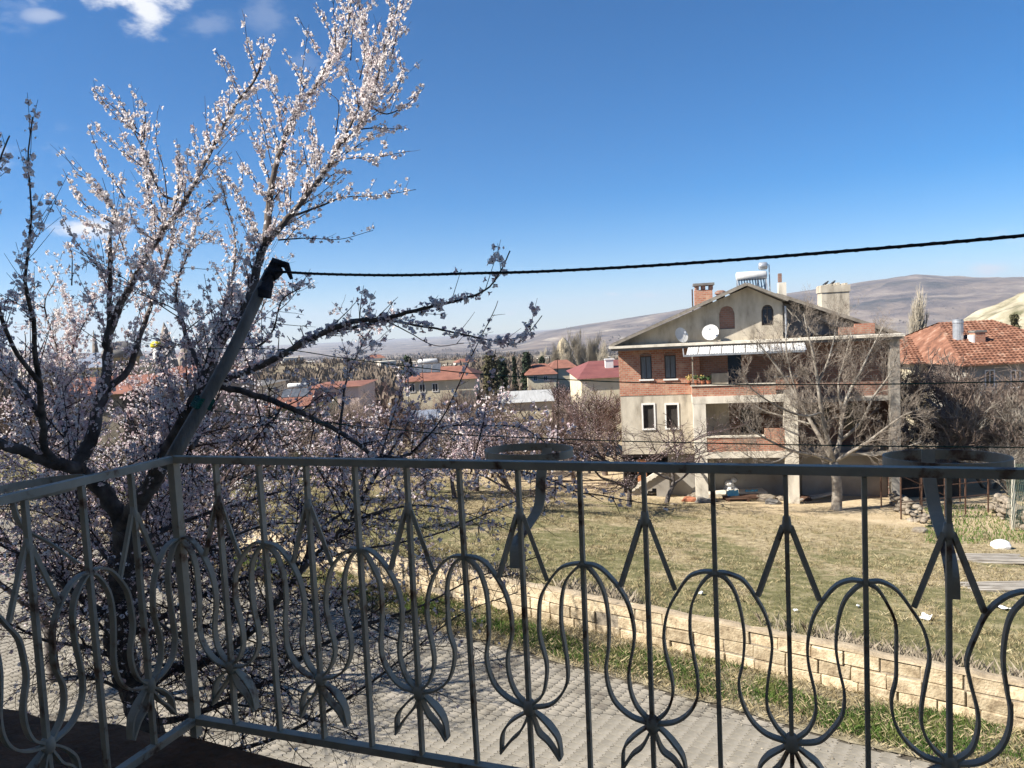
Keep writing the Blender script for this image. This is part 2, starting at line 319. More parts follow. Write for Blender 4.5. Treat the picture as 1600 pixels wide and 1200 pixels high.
def gz(x, y):
    x = np.asarray(x, float); y = np.asarray(y, float)
    s_, d_ = xy_to_sd(x, y); r = np.hypot(x, y); az = np.arctan2(x, y)
    z = np.interp(d_, [0, .3, 19.1, 23, 60, 150, 400, 900, 2200, 9e4], [.42, .42, -2.05, -2.35, -4.3, -8.5, -20, -45, -85, -85])
    z = z+.10*fbm(x*.25, y*.25, 4, 3)*np.clip(d_/2, 0, 1)
    z = z+fbm(x*.012, y*.012, 4, 9)*np.clip((r-60)/300, 0, 1)*9
    tanr = np.interp(az, _raz, _rz)
    R1 = 5200.; H1 = CAMZ+R1*tanr+85
    prof = ss(2300, R1, r)**1.35*(1-.5*ss(R1, R1*1.8, r))
    rough = fbm(x*.0011, y*.0011, 6, 21)*.34*np.sin(np.clip((r-2000)/(R1-2000), 0, 1)*pi)
    gul = -np.abs(fbm(x*.0024, y*.0024, 5, 33))*.22*np.sin(np.clip((r-2100)/(R1-2100), 0, 1)*pi)
    return z+H1*(prof+rough*np.clip(prof*3, 0, 1)+gul*np.clip(prof*3, 0, 1))
def gpt(px_, Y): q = at(px_, 600, Y); return np.array([q[0], Y, float(gz(q[0], Y))])

def landmat():
    M = bpy.data.materials.new('field_and_hills'); M.use_nodes = True; t = M.node_tree; p = t.nodes['Principled BSDF']; p.inputs['Roughness'].default_value = 1; p.inputs['Specular IOR Level'].default_value = .1
    g = N(t, 'ShaderNodeNewGeometry'); P = g.outputs['Position']
    def noise(sc, det=6, dist=0, vec=None, st=(1, 1, 1)):
        mpn = N(t, 'ShaderNodeMapping'); mpn.inputs['Scale'].default_value = st; t.links.new(vec or P, mpn.inputs[0])
        n = N(t, 'ShaderNodeTexNoise'); n.inputs['Scale'].default_value = sc; n.inputs['Detail'].default_value = det; n.inputs['Distortion'].default_value = dist; n.inputs['Roughness'].default_value = .62; t.links.new(mpn.outputs[0], n.inputs['Vector']); return n.outputs['Fac']
    def ramp(fac, stops):
        c = N(t, 'ShaderNodeValToRGB'); e = c.color_ramp.elements
        while len(e) < len(stops): e.new(.5)
        for i, (ps, cc) in enumerate(stops): e[i].position = ps; e[i].color = (*cc, 1) if isinstance(cc, tuple) else (cc, cc, cc, 1)
        t.links.new(fac, c.inputs[0]); return c.outputs[0]
    def mx(f, a, b):
        n = N(t, 'ShaderNodeMix', data_type='RGBA')
        for i, v in ((0, f), (6, a), (7, b)):
            if isinstance(v, (int, float)): n.inputs[i].default_value = v
            elif isinstance(v, tuple): n.inputs[i].default_value = (*v, 1)
            else: t.links.new(v, n.inputs[i])
        return n.outputs[2]
    def mth(op, a, b=0.0, cl=False):
        n = N(t, 'ShaderNodeMath', operation=op, use_clamp=cl)
        for i, v in ((0, a), (1, b)):
            if isinstance(v, (int, float)): n.inputs[i].default_value = v
            else: t.links.new(v, n.inputs[i])
        return n.outputs[0]
    straw = ramp(noise(3.5, 9, 0, None, (1, 2.2, 1)), [(.3, (.15, .115, .065)), (.47, (.31, .25, .15)), (.66, (.49, .41, .26))])
    grn = ramp(noise(2.5, 9), [(.3, (.09, .09, .04)), (.5, (.17, .16, .075)), (.68, (.32, .275, .16))])
    vl = N(t, 'ShaderNodeVectorMath', operation='LENGTH'); t.links.new(P, vl.inputs[0]); R = vl.outputs['Value']
    sx = N(t, 'ShaderNodeSeparateXYZ'); t.links.new(P, sx.inputs[0])
    # distance behind the wall
    dd = mth('ADD', mth('MULTIPLY', mth('SUBTRACT', sx.outputs[0], float(PW[0])), float(NW[0])), mth('MULTIPLY', mth('SUBTRACT', sx.outputs[1], float(PW[1])), float(NW[1])))
    gf = mth('ADD', noise(.35, 7, .4), mth('MULTIPLY', noise(1.9, 4, .2), .45))
    near = mth('SUBTRACT', .22, mth('MULTIPLY', dd, .019))       # greener by the wall, drier by the house
    gfac = ramp(mth('ADD', gf, near), [(.70, 0.0), (.80, 1.0)])
    field = mx(gfac, straw, grn)
    dirt = ramp(noise(1.2, 8), [(.3, (.40, .31, .19)), (.7, (.56, .46, .31))])
    dfac = ramp(mth('ADD', mth('MULTIPLY', dd, .03), mth('MULTIPLY', noise(.5, 6), .5)), [(.74, 0.0), (.86, 1.0)])
    field = mx(dfac, field, dirt)
    # middle distance and far land
    scr = ramp(noise(.02, 9, .5), [(.32, (.10, .085, .055)), (.48, (.17, .14, .095)), (.6, (.26, .22, .15)), (.72, (.44, .38, .27))])
    mid = mx(ramp(mth('MULTIPLY', R, .01), [(.45, 0.0), (.8, 1.0)]), field, scr)
    vo = N(t, 'ShaderNodeTexVoronoi'); vo.inputs['Scale'].default_value = .0042; t.links.new(P, vo.inputs['Vector'])
    hill = ramp(noise(.0026, 13, .6, None, (1, 1, 5)), [(.36, (.035, .035, .035)), (.46, (.10, .08, .075)), (.54, (.17, .135, .115)), (.60, (.24, .20, .16)), (.68, (.42, .37, .29))])
    patch = mx(ramp(vo.outputs['Color'], [(.2, 0.0), (.8, .55)]), hill, (.26, .20, .15))
    patch = mx(ramp(noise(.006, 4), [(.45, 0.0), (.6, 1.0)]), hill, patch)
    far = mx(ramp(mth('MULTIPLY', R, .0002), [(.2, 0.0), (.45, 1.0)]), mid, patch)
    t.links.new(far, p.inputs['Base Color'])
    bn = N(t, 'ShaderNodeBump'); bn.inputs['Strength'].default_value = .8; bn.inputs['Distance'].default_value = .06
    t.links.new(noise(5, 9), bn.inputs['Height'])
    b2 = N(t, 'ShaderNodeBump'); b2.inputs['Distance'].default_value = 55; t.links.new(ramp(mth('MULTIPLY', R, .0002), [(.25, 0.0), (.5, 1.0)]), b2.inputs['Strength'])
    t.links.new(noise(.0028, 12, .8), b2.inputs['Height']); t.links.new(bn.outputs[0], b2.inputs['Normal']); t.links.new(b2.outputs[0], p.inputs['Normal'])
    return M
dv = np.concatenate([np.linspace(.26, 26, 110), 26+np.geomspace(.5, 12500, 170)])
sv = np.concatenate([-np.geomspace(12500, 22, 150), np.linspace(-20, 24, 120), np.geomspace(26, 12500, 150)])
SS_, DD_ = np.meshgrid(sv, dv, indexing='ij'); GX, GY = sd_to_xy(SS_, DD_); GZ = gz(GX, GY)
ni, nj = SS_.shape; idx = np.arange(ni*nj).reshape(ni, nj)
F = np.stack([idx[:-1, :-1], idx[1:, :-1], idx[1:, 1:], idx[:-1, 1:]], -1).reshape(-1, 4)
g_ = npmesh('field_and_hills', np.stack([GX, GY, GZ], -1).reshape(-1, 3), F, landmat(), smooth=True); tag(g_, kind='structure')
# street side
MT['dirt'] = mat('street_dirt', [(.16, .135, .10), (.27, .235, .175), (.34, .30, .23)], scale=1.4, rough=1, bump=.7, bscale=14)
b = MB(); q = [sd_to_xy(*w) for w in ((-12500, .05), (-12500, -12500), (12500, -12500), (12500, .05))]
b.add([(x, y, 0) for (x, y) in q], [(0, 1, 2, 3)]); tag(b.build('street_ground', MT['dirt']), kind='structure')
b = MB(); q = [sd_to_xy(*w) for w in ((-60, -1.42), (-60, -8.4), (40, -8.4), (40, -1.42))]
b.add([(x, y, .004) for (x, y) in q], [(0, 1, 2, 3)]); road = b.build('road', MT['sand']); tag(road, kind='structure')

# pavers: interlocking zig-zag concrete blocks
pu, pv = .165, .200; zz = .018
wv = [(-.5, 0), (-.375, .13), (-.125, -.13), (.125, .13), (.375, -.13), (.5, 0)]
shape = [(u, -.5+w_) for u, w_ in wv]+[(u, .5+w_) for u, w_ in wv[::-1]]
tmpl = np.array([(a*(pu-.011), c*(pv-.011)) for a, c in shape]); kn = len(tmpl)
inset = tmpl*.975
cells = []
row = 0; s_ = -34
while s_ < 16:
    d_ = -8.3+(row % 2)*pu/2
    while d_ < -1.5:
        cells.append((s_, d_)); d_ += pu
    s_ += pv; row += 1
cells = np.array(cells)
cx, cy = sd_to_xy(cells[:, 0], cells[:, 1])
cz = .004+NR.uniform(.008, .0105, len(cells))+.006*fbm(cx*.8, cy*.8, 3, 5)
pxx, pyy, ww = project(np.stack([cx, cy, cz], -1))
vis = (ww > 1) & (pxx > 0) & (pxx < 1600) & (pyy > 780) & (pyy < 1195)
keep = (ww > 0) & (pxx > -900) & (pxx < 2500)
rot = NR.normal(0, .012, len(cells)); base_ang = atan2(NW[1], NW[0])
order = np.argsort(np.where(vis, np.hypot(cx, cy), 1e9))[:300]
single = np.zeros(len(cells), bool); single[order] = True
def paver_vf():
    V = [(x, y, -.03) for x, y in tmpl]+[(x, y, -.002) for x, y in tmpl]+[(x, y, 0) for x, y in inset]
    F_ = [(i, (i+1) % kn, kn+(i+1) % kn, kn+i) for i in range(kn)]+[(kn+i, kn+(i+1) % kn, 2*kn+(i+1) % kn, 2*kn+i) for i in range(kn)]
    return np.array(V, float), F_
PV, PF = paver_vf()
b = MB(); b.add(PV, PF+[tuple(range(2*kn, 3*kn))]); pav0 = b.build('paver', MT['paver'], road)
first = True
for i in order:
    o = pav0 if first else copyobj(pav0, road); first = False
    o.location = (cx[i], cy[i], cz[i]); o.rotation_euler = (NR.normal(0, .006), NR.normal(0, .006), base_ang+rot[i])
rest = np.where(keep & ~single)[0]
ca, sa = np.cos(base_ang+rot[rest]), np.sin(base_ang+rot[rest])
top = PV[kn:]; nV = len(top)
VX = top[None, :, 0]*ca[:, None]-top[None, :, 1]*sa[:, None]+cx[rest][:, None]; VY = top[None, :, 0]*sa[:, None]+top[None, :, 1]*ca[:, None]+cy[rest][:, None]
tl = NR.normal(0, .006, (len(rest), 2)); VZ = top[None, :, 2]+cz[rest][:, None]+tl[:, :1]*top[None, :, 0]+tl[:, 1:]*top[None, :, 1]
VV = np.stack([VX, VY, VZ], -1).reshape(-1, 3)
fq = np.array([(i, (i+1) % kn, kn+(i+1) % kn, kn+i) for i in range(kn)]+[(kn+i, kn+i+1, kn+10-i, kn+11-i) for i in range(5)])
FF = (fq[None]+(np.arange(len(rest))*nV)[:, None, None]).reshape(-1, 4)
tag(npmesh('pavers', VV, FF, MT['paverstuff'], parent=road), kind='stuff')

# ---------------------------------------------------------------- haze
def haze(dens):
    b = MB(); b.box((-13500, -13500, -135), (13500, 15500, 520))
    M = bpy.data.materials.new('haze_air'); M.use_nodes = True; t = M.node_tree; t.nodes.clear()
    o = N(t, 'ShaderNodeOutputMaterial'); v = N(t, 'ShaderNodeVolumePrincipled'); v.inputs['Density'].default_value = dens; v.inputs['Color'].default_value = (.80, .88, 1, 1); v.inputs['Anisotropy'].default_value = .1
    t.links.new(v.outputs[0], o.inputs['Volume'])
    tag(b.build('haze', M), kind='stuff')
haze(9.0e-5)

# ---------------------------------------------------------------- the building the balcony belongs to
A0 = np.array([-1.08, 2.311]); E1 = np.array([.9390, -.3440]); N1 = np.array([-.344, -.939]); SP = .16473; RZ = 6.04; PH = .85
def rp(k, v, off=0, side=0):        # point of the railing panel: bar number, drop below the rail, offset outwards
    if side == 0: b_ = A0+E1*SP*k+np.array([-E1[1], E1[0]])*off
    else: b_ = A0+N1*SP*k+np.array([-.939, .344])*off
    return np.array([b_[0], b_[1], RZ-v])
OWN = np.array([0, 0, 0.]); ORZ = atan2(E1[1], E1[0]); WD = -1.10       # its wall line runs parallel to the balcony front
own = thing('apartment_building', (0, 0, 0), 'rendered house whose first floor balcony looks over the road', 'building', rz=ORZ)
b = MB(); b.box((-17, -10, 0), (10, WD, 12.6)); w_ = b.build('wall', MT['plaster'], own)
b = MB(); b.ext_y([(-17.5, 12.6), (10.5, 12.6), (10.5, 12.75), (-3.5, 14.2), (-17.5, 12.75)], -10.4, WD+.3); b.build('roof', MT['rooftile'], own)
b = MB(); b.box((-.4, WD-.01, 5.16), (.6, WD+.006, 7.3)); dr = b.build('balcony_door', MT['glass'], own)
b = MB()
zt = RZ-PH-.055
q0, q1, q2 = atz(-700, 1010, zt), atz(296, 1152, zt), atz(470, 1196, zt)
edge = [q0+(q1-q0)*t for t in np.linspace(0, 1, 26)]; edge = [e+np.array([0, NR.normal(0, .012), 0]) for e in edge]
q3 = np.append(A0+E1*SP*24+np.array([-E1[1], E1[0]])*.0, zt)
poly = [tuple(e[:2]) for e in edge]+[tuple(q2[:2]), tuple(q3[:2]), tuple(A0+E1*SP*24+N1*2.88), tuple(A0+N1*2.88+np.array([-.939, .344])*1.2)]
b.prism([(x*cos(-ORZ)-y*sin(-ORZ), x*sin(-ORZ)+y*cos(-ORZ)) for x, y in poly[::-1]], zt-.16, zt); b.build('balcony_floor', MT['soil'], own)

# ---------------------------------------------------------------- balcony railing
rail = thing('balcony_railing', (A0[0], A0[1], zt), 'grey painted iron balcony railing with tulip scroll work, rusty at the corner', 'railing')
RO_ = (A0[0], A0[1], zt)
NK = 20; NL = 9
for side, K in ((0, NK), (1, NL)):
    b = MB(); b.beam(rp(0, -.003, 0, side), rp(K, -.003, 0, side), .026, .021); b.build('top_rail', MT['rail'], rail, origin=RO_)
    b = MB(); b.beam(rp(0, PH, 0, side), rp(K, PH, 0, side), .026, .022); b.build('bottom_rail', MT['rail'], rail, origin=RO_)
    for k in range(1, K):
        b = MB(); w = .0052; dp = .0092; dx = E1 if side == 0 else N1; nx = np.array([-dx[1], dx[0]])
        j = NR.normal(0, .0015)
        c = (rp(k, .010, 0, side)+rp(k, PH-.012, 0, side))/2
        b.obox(c, np.array([dx[0], dx[1], 0])*w, np.array([nx[0], nx[1], 0])*dp, (j, j, (PH-.022)/2)); b.build('bar', MT['rail'], rail, origin=RO_)
b = MB(); b.beam(rp(0, -.012), rp(0, PH+.055), .026, .026, up=(E1[0], E1[1], 0)); b.build('post', MT['rail'], rail, origin=RO_)
b = MB(); b.beam(rp(14.3, -.004), rp(14.42, -.004), .031, .0255); b.build('rust_patch', MT['rust'], rail, origin=RO_)

def strip(path, side, kc, width=.020, th=.0062, name='scroll_strip', off=0.0, widths=None):
    """flat bar bent along a path (u in bar spacings from bar kc, v drop) with its width across the panel"""
    P = catmull([(u+NR.normal(0, .008)*(0 < i < len(path)-1), v+NR.normal(0, .0015)*(0 < i < len(path)-1)) for i, (u, v) in enumerate(path)], 6)
    dx = E1 if side == 0 else N1
    nx = np.array([-E1[1], E1[0], 0]) if side == 0 else np.array([-.939, .344, 0])
    V = []; F = []
    n = len(P)
    for i in range(n):
        a = P[max(0, i-1)]; c = P[min(n-1, i+1)]; t = np.array([(c[0]-a[0])*SP, (c[1]-a[1])]); t /= np.linalg.norm(t)
        pr = np.array([-t[1], t[0]])*th/2
        wd = width/2*(1 if widths is None else np.interp(i/(n-1), [0, .5, 1], widths))
        base = rp(kc+P[i][0], P[i][1], off, side)
        d3 = np.array([dx[0]*pr[0], dx[1]*pr[0], -pr[1]])
        V += [base+d3+nx*wd, base-d3+nx*wd, base-d3-nx*wd, base+d3-nx*wd]
    for i in range(n-1):
        for j in range(4): F.append((i*4+j, i*4+(j+1) % 4, i*4+4+(j+1) % 4, i*4+4+j))
    F += [(3, 2, 1, 0), tuple(range(4*n-4, 4*n))]
    b = MB(); b.add(V, F); return b.build(name, MT['rail'], rail, origin=RO_)
KA = [(-.955, .250), (-.80, .252), (-.62, .268), (-.44, .305), (-.30, .352), (-.235, .41), (-.25, .46), (-.325, .525), (-.325, .575), (-.22, .618), (-.04, .648)]
KB = [(-.955, .256), (-.86, .268), (-.73, .298), (-.64, .345), (-.62, .41), (-.655, .47), (-.695, .52), (-.67, .57), (-.55, .612), (-.34, .642), (-.04, .655)]
KV = [(-.02, .128), (-.13, .178), (-.27, .24), (-.40, .30)]
KL1 = [(-.02, .662), (-.16, .676), (-.33, .700), (-.46, .735), (-.50, .785)]
KL2 = [(-.02, .668), (-.08, .690), (-.17, .718), (-.33, .745), (-.495, .787)]
for side, K in ((0, NK), (1, NL)):
    for kc in range(1, K, 2):
        for sg in (-1, 1):
            mir = lambda path: [((-u if sg == 1 else u), v) for u, v in path]
            strip(mir(KA), side, kc); strip(mir(KB), side, kc)
            b = MB(); p0 = rp(kc+sg*.05, .130, 0, side); p1 = rp(kc+sg*.41, .302, 0, side)
            b.beam(p0, p1, .011, .011, up=(0.1, .1, 1)); b.build('spear_bar', MT['rail'], rail, origin=RO_)
            jj = NR.normal(0, .03)
            L1 = [(u*(1+jj), v+jj*.1) for u, v in mir(KL1)]; L2 = [(u*(1+jj), v+jj*.1) for u, v in mir(KL2)]
            strip(L1, side, kc, .026, .006, 'leaf_strip', .004, (.5, 1.2, .9)); strip(L2, side, kc, .024, .006, 'leaf_strip', -.002, (.6, 1.1, .9))
        b = MB(); b.lathe([(.010, -.022), (.016, -.015), (.018, 0), (.016, .015), (.010, .022)], rp(kc, .656, 0, side), 10); b.build('knot', MT['rail'], rail, origin=RO_, smooth=True)
        for kk_ in (kc-1, kc+1):
            b = MB(); V_, F_ = tube_vf(np.array([rp(kk_, .262, .002, side), rp(kk_, .253, 0, side), rp(kk_, .243, -.001, side)]), [.006, .0125, .005], 7); b.add(V_+NR.normal(0, .0012, V_.shape), F_)
            if kk_ == kc+1 or kc == 1: b.build('weld', MT['rail'], rail, origin=RO_, smooth=True)
        b = MB(); b.lathe([(.006, -.022), (.0125, -.006), (.009, .02)], rp(kc, .128, 0, side), 8); b.build('spear_collar', MT['rail'], rail, origin=RO_, smooth=True)

# hoops for flower pots, welded outside the railing
def hoop(c, r, zc, h=.022, arm=None, ry=None, ang=0.0):
    P = []
    n = 40; ry = ry or r
    V = []; F = []
    for i in range(n):
        a = 2*pi*i/n
        lx = cos(a)*r; ly = sin(a)*ry
        nrm = np.array([cos(a)/r, sin(a)/ry]); nrm /= np.linalg.norm(nrm)
        X = lambda u, v: np.array([c[0]+u*cos(ang)-v*sin(ang), c[1]+u*sin(ang)+v*cos(ang)])
        for (dr, dz) in ((-.002, -h/2), (.002, -h/2), (.002, h/2), (-.002, h/2)):
            q = X(lx+nrm[0]*dr, ly+nrm[1]*dr); V.append((q[0], q[1], zc+dz))
    for i in range(n):
        j = (i+1) % n
        for k in range(4): F.append((i*4+k, i*4+(k+1) % 4, j*4+(k+1) % 4, j*4+k))
    b = MB(); b.add(V, F); return b.build('pot_hoop', MT['rail'], rail, origin=RO_)
def armstrip(P, w=.030, th=.005):
    P = catmull(P, 6); V = []; F = []; n = len(P)
    for i in range(n):
        t = P[min(n-1, i+1)]-P[max(0, i-1)]; t /= np.linalg.norm(t)
        sdv = np.array([E1[0], E1[1], 0]); nn = np.cross(t, sdv); nn /= np.linalg.norm(nn)
        V += [P[i]+sdv*w/2+nn*th/2, P[i]-sdv*w/2+nn*th/2, P[i]-sdv*w/2-nn*th/2, P[i]+sdv*w/2-nn*th/2]
    for i in range(n-1):
        for j in range(4): F.append((i*4+j, i*4+(j+1) % 4, i*4+4+(j+1) % 4, i*4+4+j))
    F += [(3, 2, 1, 0), tuple(range(4*n-4, 4*n))]
    b = MB(); b.add(V, F); return b.build('pot_arm', MT['rail'], rail, origin=RO_)
# middle hoop above bar 7, right hoop left of bar 13, left hoop on the return panel
c = at(826, 707, 2.10); hoop(c, .128, c[2]+.000, ang=atan2(E1[1], E1[0]), ry=.10)
armstrip([at(856, 700, 2.17), at(846, 740, 2.15), at(842, 790, 2.13), at(822, 825, 2.09), at(806, 850, 2.03), at(805, 888, 2.0)])
c = at(1478, 722, 1.81); hoop(c, .140, c[2]+.002, ang=atan2(E1[1], E1[0]), ry=.10, h=.026)
armstrip([at(1450, 702, 1.86), at(1452, 745, 1.84), at(1462, 800, 1.80), at(1478, 850, 1.72), at(1487, 895, 1.66), at(1489, 936, 1.65)])
c = at(52, 764, 2.02); hoop(c, .145, c[2], ang=atan2(N1[1], N1[0]), ry=.10)
armstrip([at(18, 780, 2.10), at(34, 822, 2.08), at(80, 850, 2.09), at(122, 880, 2.05)], w=.022)

# ---------------------------------------------------------------- leaning pole, cable, clotheslines
pb = np.append(A0+np.array([-.03, .03]), RZ-.02); pt = at(428, 424, 2.62)
pole = thing('leaning_pole', pb, 'weathered grey pole leaning out from the railing corner, dark rag bound at its top', 'pole')
b = MB(); P_ = [pb+(pt-pb)*t+np.array([.010*sin(5*t), 0, .008*sin(7*t)]) for t in np.linspace(-.02, 1, 9)]; b.tube(P_, np.linspace(.023, .019, 9), 10); b.build('shaft', MT['pole'], pole, origin=pb, smooth=True)
b = MB()
P_ = [pb+(pt-pb)*t+NR.normal(0, .004, 3) for t in np.linspace(.87, 1.02, 9)]; b.tube(P_, .021+NR.uniform(0, .006, 9), 9)
b.tube([pt+np.array([-.02, 0, -.02]), pt+np.array([.01, 0, .03]), pt+np.array([.045, 0, .02]), pt+np.array([.06, 0, -.03])], [.020, .022, .013, .006], 8)
b.build('dark_rag', MT['cloth'], pole, origin=pb)
b = MB()
for t in np.linspace(.285, .325, 5):
    q = pb+(pt-pb)*t; b.tube([q+np.array([-.03, 0, .006]), q+np.array([0, -.034, -.002]), q+np.array([.03, 0, -.010]), q+np.array([0, .03, 0]), q+np.array([-.03, 0, .006])], .005, 5)
b.build('green_cord_wrap', MT['greencloth'], pole, origin=pb)
def wire(name, pts, r, m, label, cat, twist=0, group=None):
    P = catmull(pts, 14); b = MB(); b.tube(P, r, 6)
    if twist:
        n = len(P); Q = catmull(pts, 60); ph = np.arange(len(Q))*.9
        b.tube(Q+np.stack([0*ph, np.cos(ph)*twist, np.sin(ph)*twist], -1), r*.6 if np.isscalar(r) else .003, 4)
    o = b.build(name, m, origin=pts[0], smooth=True); o.location = tuple(pts[0]); return tag(o, label, cat, group)
wire('power_cable', [at(430, 424, 2.60), at(500, 428, 2.56), at(620, 430, 2.50), at(740, 427, 2.42), at(850, 424, 2.36), at(1050, 413, 2.22), at(1300, 394, 2.05), at(1600, 368, 1.85), at(1950, 330, 1.62)], .0044, MT['blackcable'], 'black cable strung from the top of the leaning pole across the sky', 'cable', twist=.003)
wire('clothesline', [at(310, 545, 2.50), at(440, 546, 2.5), at(540, 560, 2.45), at(660, 575, 2.38), at(770, 586, 2.3), at(1000, 598, 2.12), at(1300, 601, 1.95), at(1600, 596, 1.75), at(1950, 590, 1.55)], .0016, MT['greenwire'], 'thin green clothesline, the upper of two, crossing level with the brick balcony', 'wire', group='green clotheslines')
wire('clothesline', [at(318, 640, 2.44), at(400, 650, 2.4), at(540, 664, 2.35), at(700, 678, 2.28), at(850, 685, 2.2), at(1000, 690, 2.1), at(1300, 696, 1.9), at(1600, 699, 1.72), at(1950, 700, 1.5)], .0016, MT['greenwire'], 'thin green clothesline, the lower of two, just above the railing', 'wire', group='green clotheslines')

# ---------------------------------------------------------------- blossoming almond tree
def rot_to(d, spin):
    d = d/np.linalg.norm(d, axis=-1, keepdims=True); a = np.cross(d, np.array([.21, .33, .92])); a /= np.linalg.norm(a, axis=-1, keepdims=True); b_ = np.cross(d, a)
    c, s_ = np.cos(spin)[..., None], np.sin(spin)[..., None]
    return a*c+b_*s_, -a*s_+b_*c, d
# blossom template: five cupped petals (each two triangles) and a dark calyx cup
def blossom_template():
    V = []; F = []; M = []
    for i in range(5):
        a = 2*pi*i/5; ux, uy = cos(a), sin(a); vx, vy = -uy, ux
        n = len(V); lift = .25+.12*(i % 2)
        V += [(ux*.06, uy*.06, .18), (ux*.36+vx*.30, uy*.36+vy*.30, .18+lift*.9), (ux*.62, uy*.62, .16+lift*1.25), (ux*.36-vx*.30, uy*.36-vy*.30, .18+lift*.9)]
        F += [(n, n+1, n+2), (n, n+2, n+3)]; M += [0, 0]
    n = len(V); V += [(0, 0, -.12)]+[(cos(2*pi*i/4)*.15, sin(2*pi*i/4)*.15, .20) for i in range(4)]+[(0, 0, .34)]
    for i in range(4): F += [(n, n+1+(i+1) % 4, n+1+i), (n+5, n+1+i, n+1+(i+1) % 4)]; M += [1, 1]
    return np.array(V), np.array(F), np.array(M)
BV, BF, BM = blossom_template()
BV6 = BV
def blossoms(name, P, D, size, parent, petal, singles=0, origin=(0, 0, 0)):
    P = np.asarray(P); D = np.asarray(D); n = len(P); size = np.asarray(size)
    spin = NR.uniform(0, 6.28, n); A, B_, C_ = rot_to(D, spin)
    R = np.stack([A, B_, C_], -1)                                    # columns
    V = np.einsum('nij,kj->nki', R, BV)*size[:, None, None]
    V += NR.normal(0, .05, V.shape)*size[:, None, None]
    dist = np.linalg.norm(P-EYE, axis=1); X, Y, w = project(P)
    okv = (w > .5) & (X > 0) & (X < 1600) & (Y > 0) & (Y < 1200)
    od = np.argsort(np.where(okv, dist/size, 1e9))[:singles]
    msk = np.ones(n, bool); msk[od] = False
    if len(od):
        meshes = []
        for j in range(5):
            b = MB(); VV = BV+NR.normal(0, .05, BV.shape); b.v.append(VV); b.f = [tuple(f) for f in BF]; b.m = list(BM)
            o = b.build('blossom', [petal, MT['calyx']], parent); meshes.append(o.data); tmp = o
            if j: bpy.data.objects.remove(o)
            else: firsto = o
        for c_, i in enumerate(od):
            o = firsto if c_ == 0 else copyobj(firsto, parent)
            o.data = meshes[c_ % 5]; o.name = 'blossom' if c_ == 0 else 'blossom.%03d' % c_
            M4 = Matrix.Identity(4)
            for r in range(3):
                for c in range(3): M4[r][c] = R[i][r][c]*size[i]
                M4[r][3] = P[i][r]-origin[r]
            o.matrix_local = M4
    V = (V+P[:, None, :]-np.asarray(origin))[msk]; k = len(V)
    if k:
        FF = (BF[None]+(np.arange(k)*len(BV))[:, None, None]).reshape(-1, 3)
        tag(npmesh(name, V.reshape(-1, 3), FF, [petal, MT['calyx']], mi=np.tile(BM, k), parent=parent), kind='stuff')
T_O = np.array([-2.45, 5.3, 0.])
tree = thing('almond_tree', T_O, 'large almond tree in white blossom close to the balcony, filling the left', 'tree')
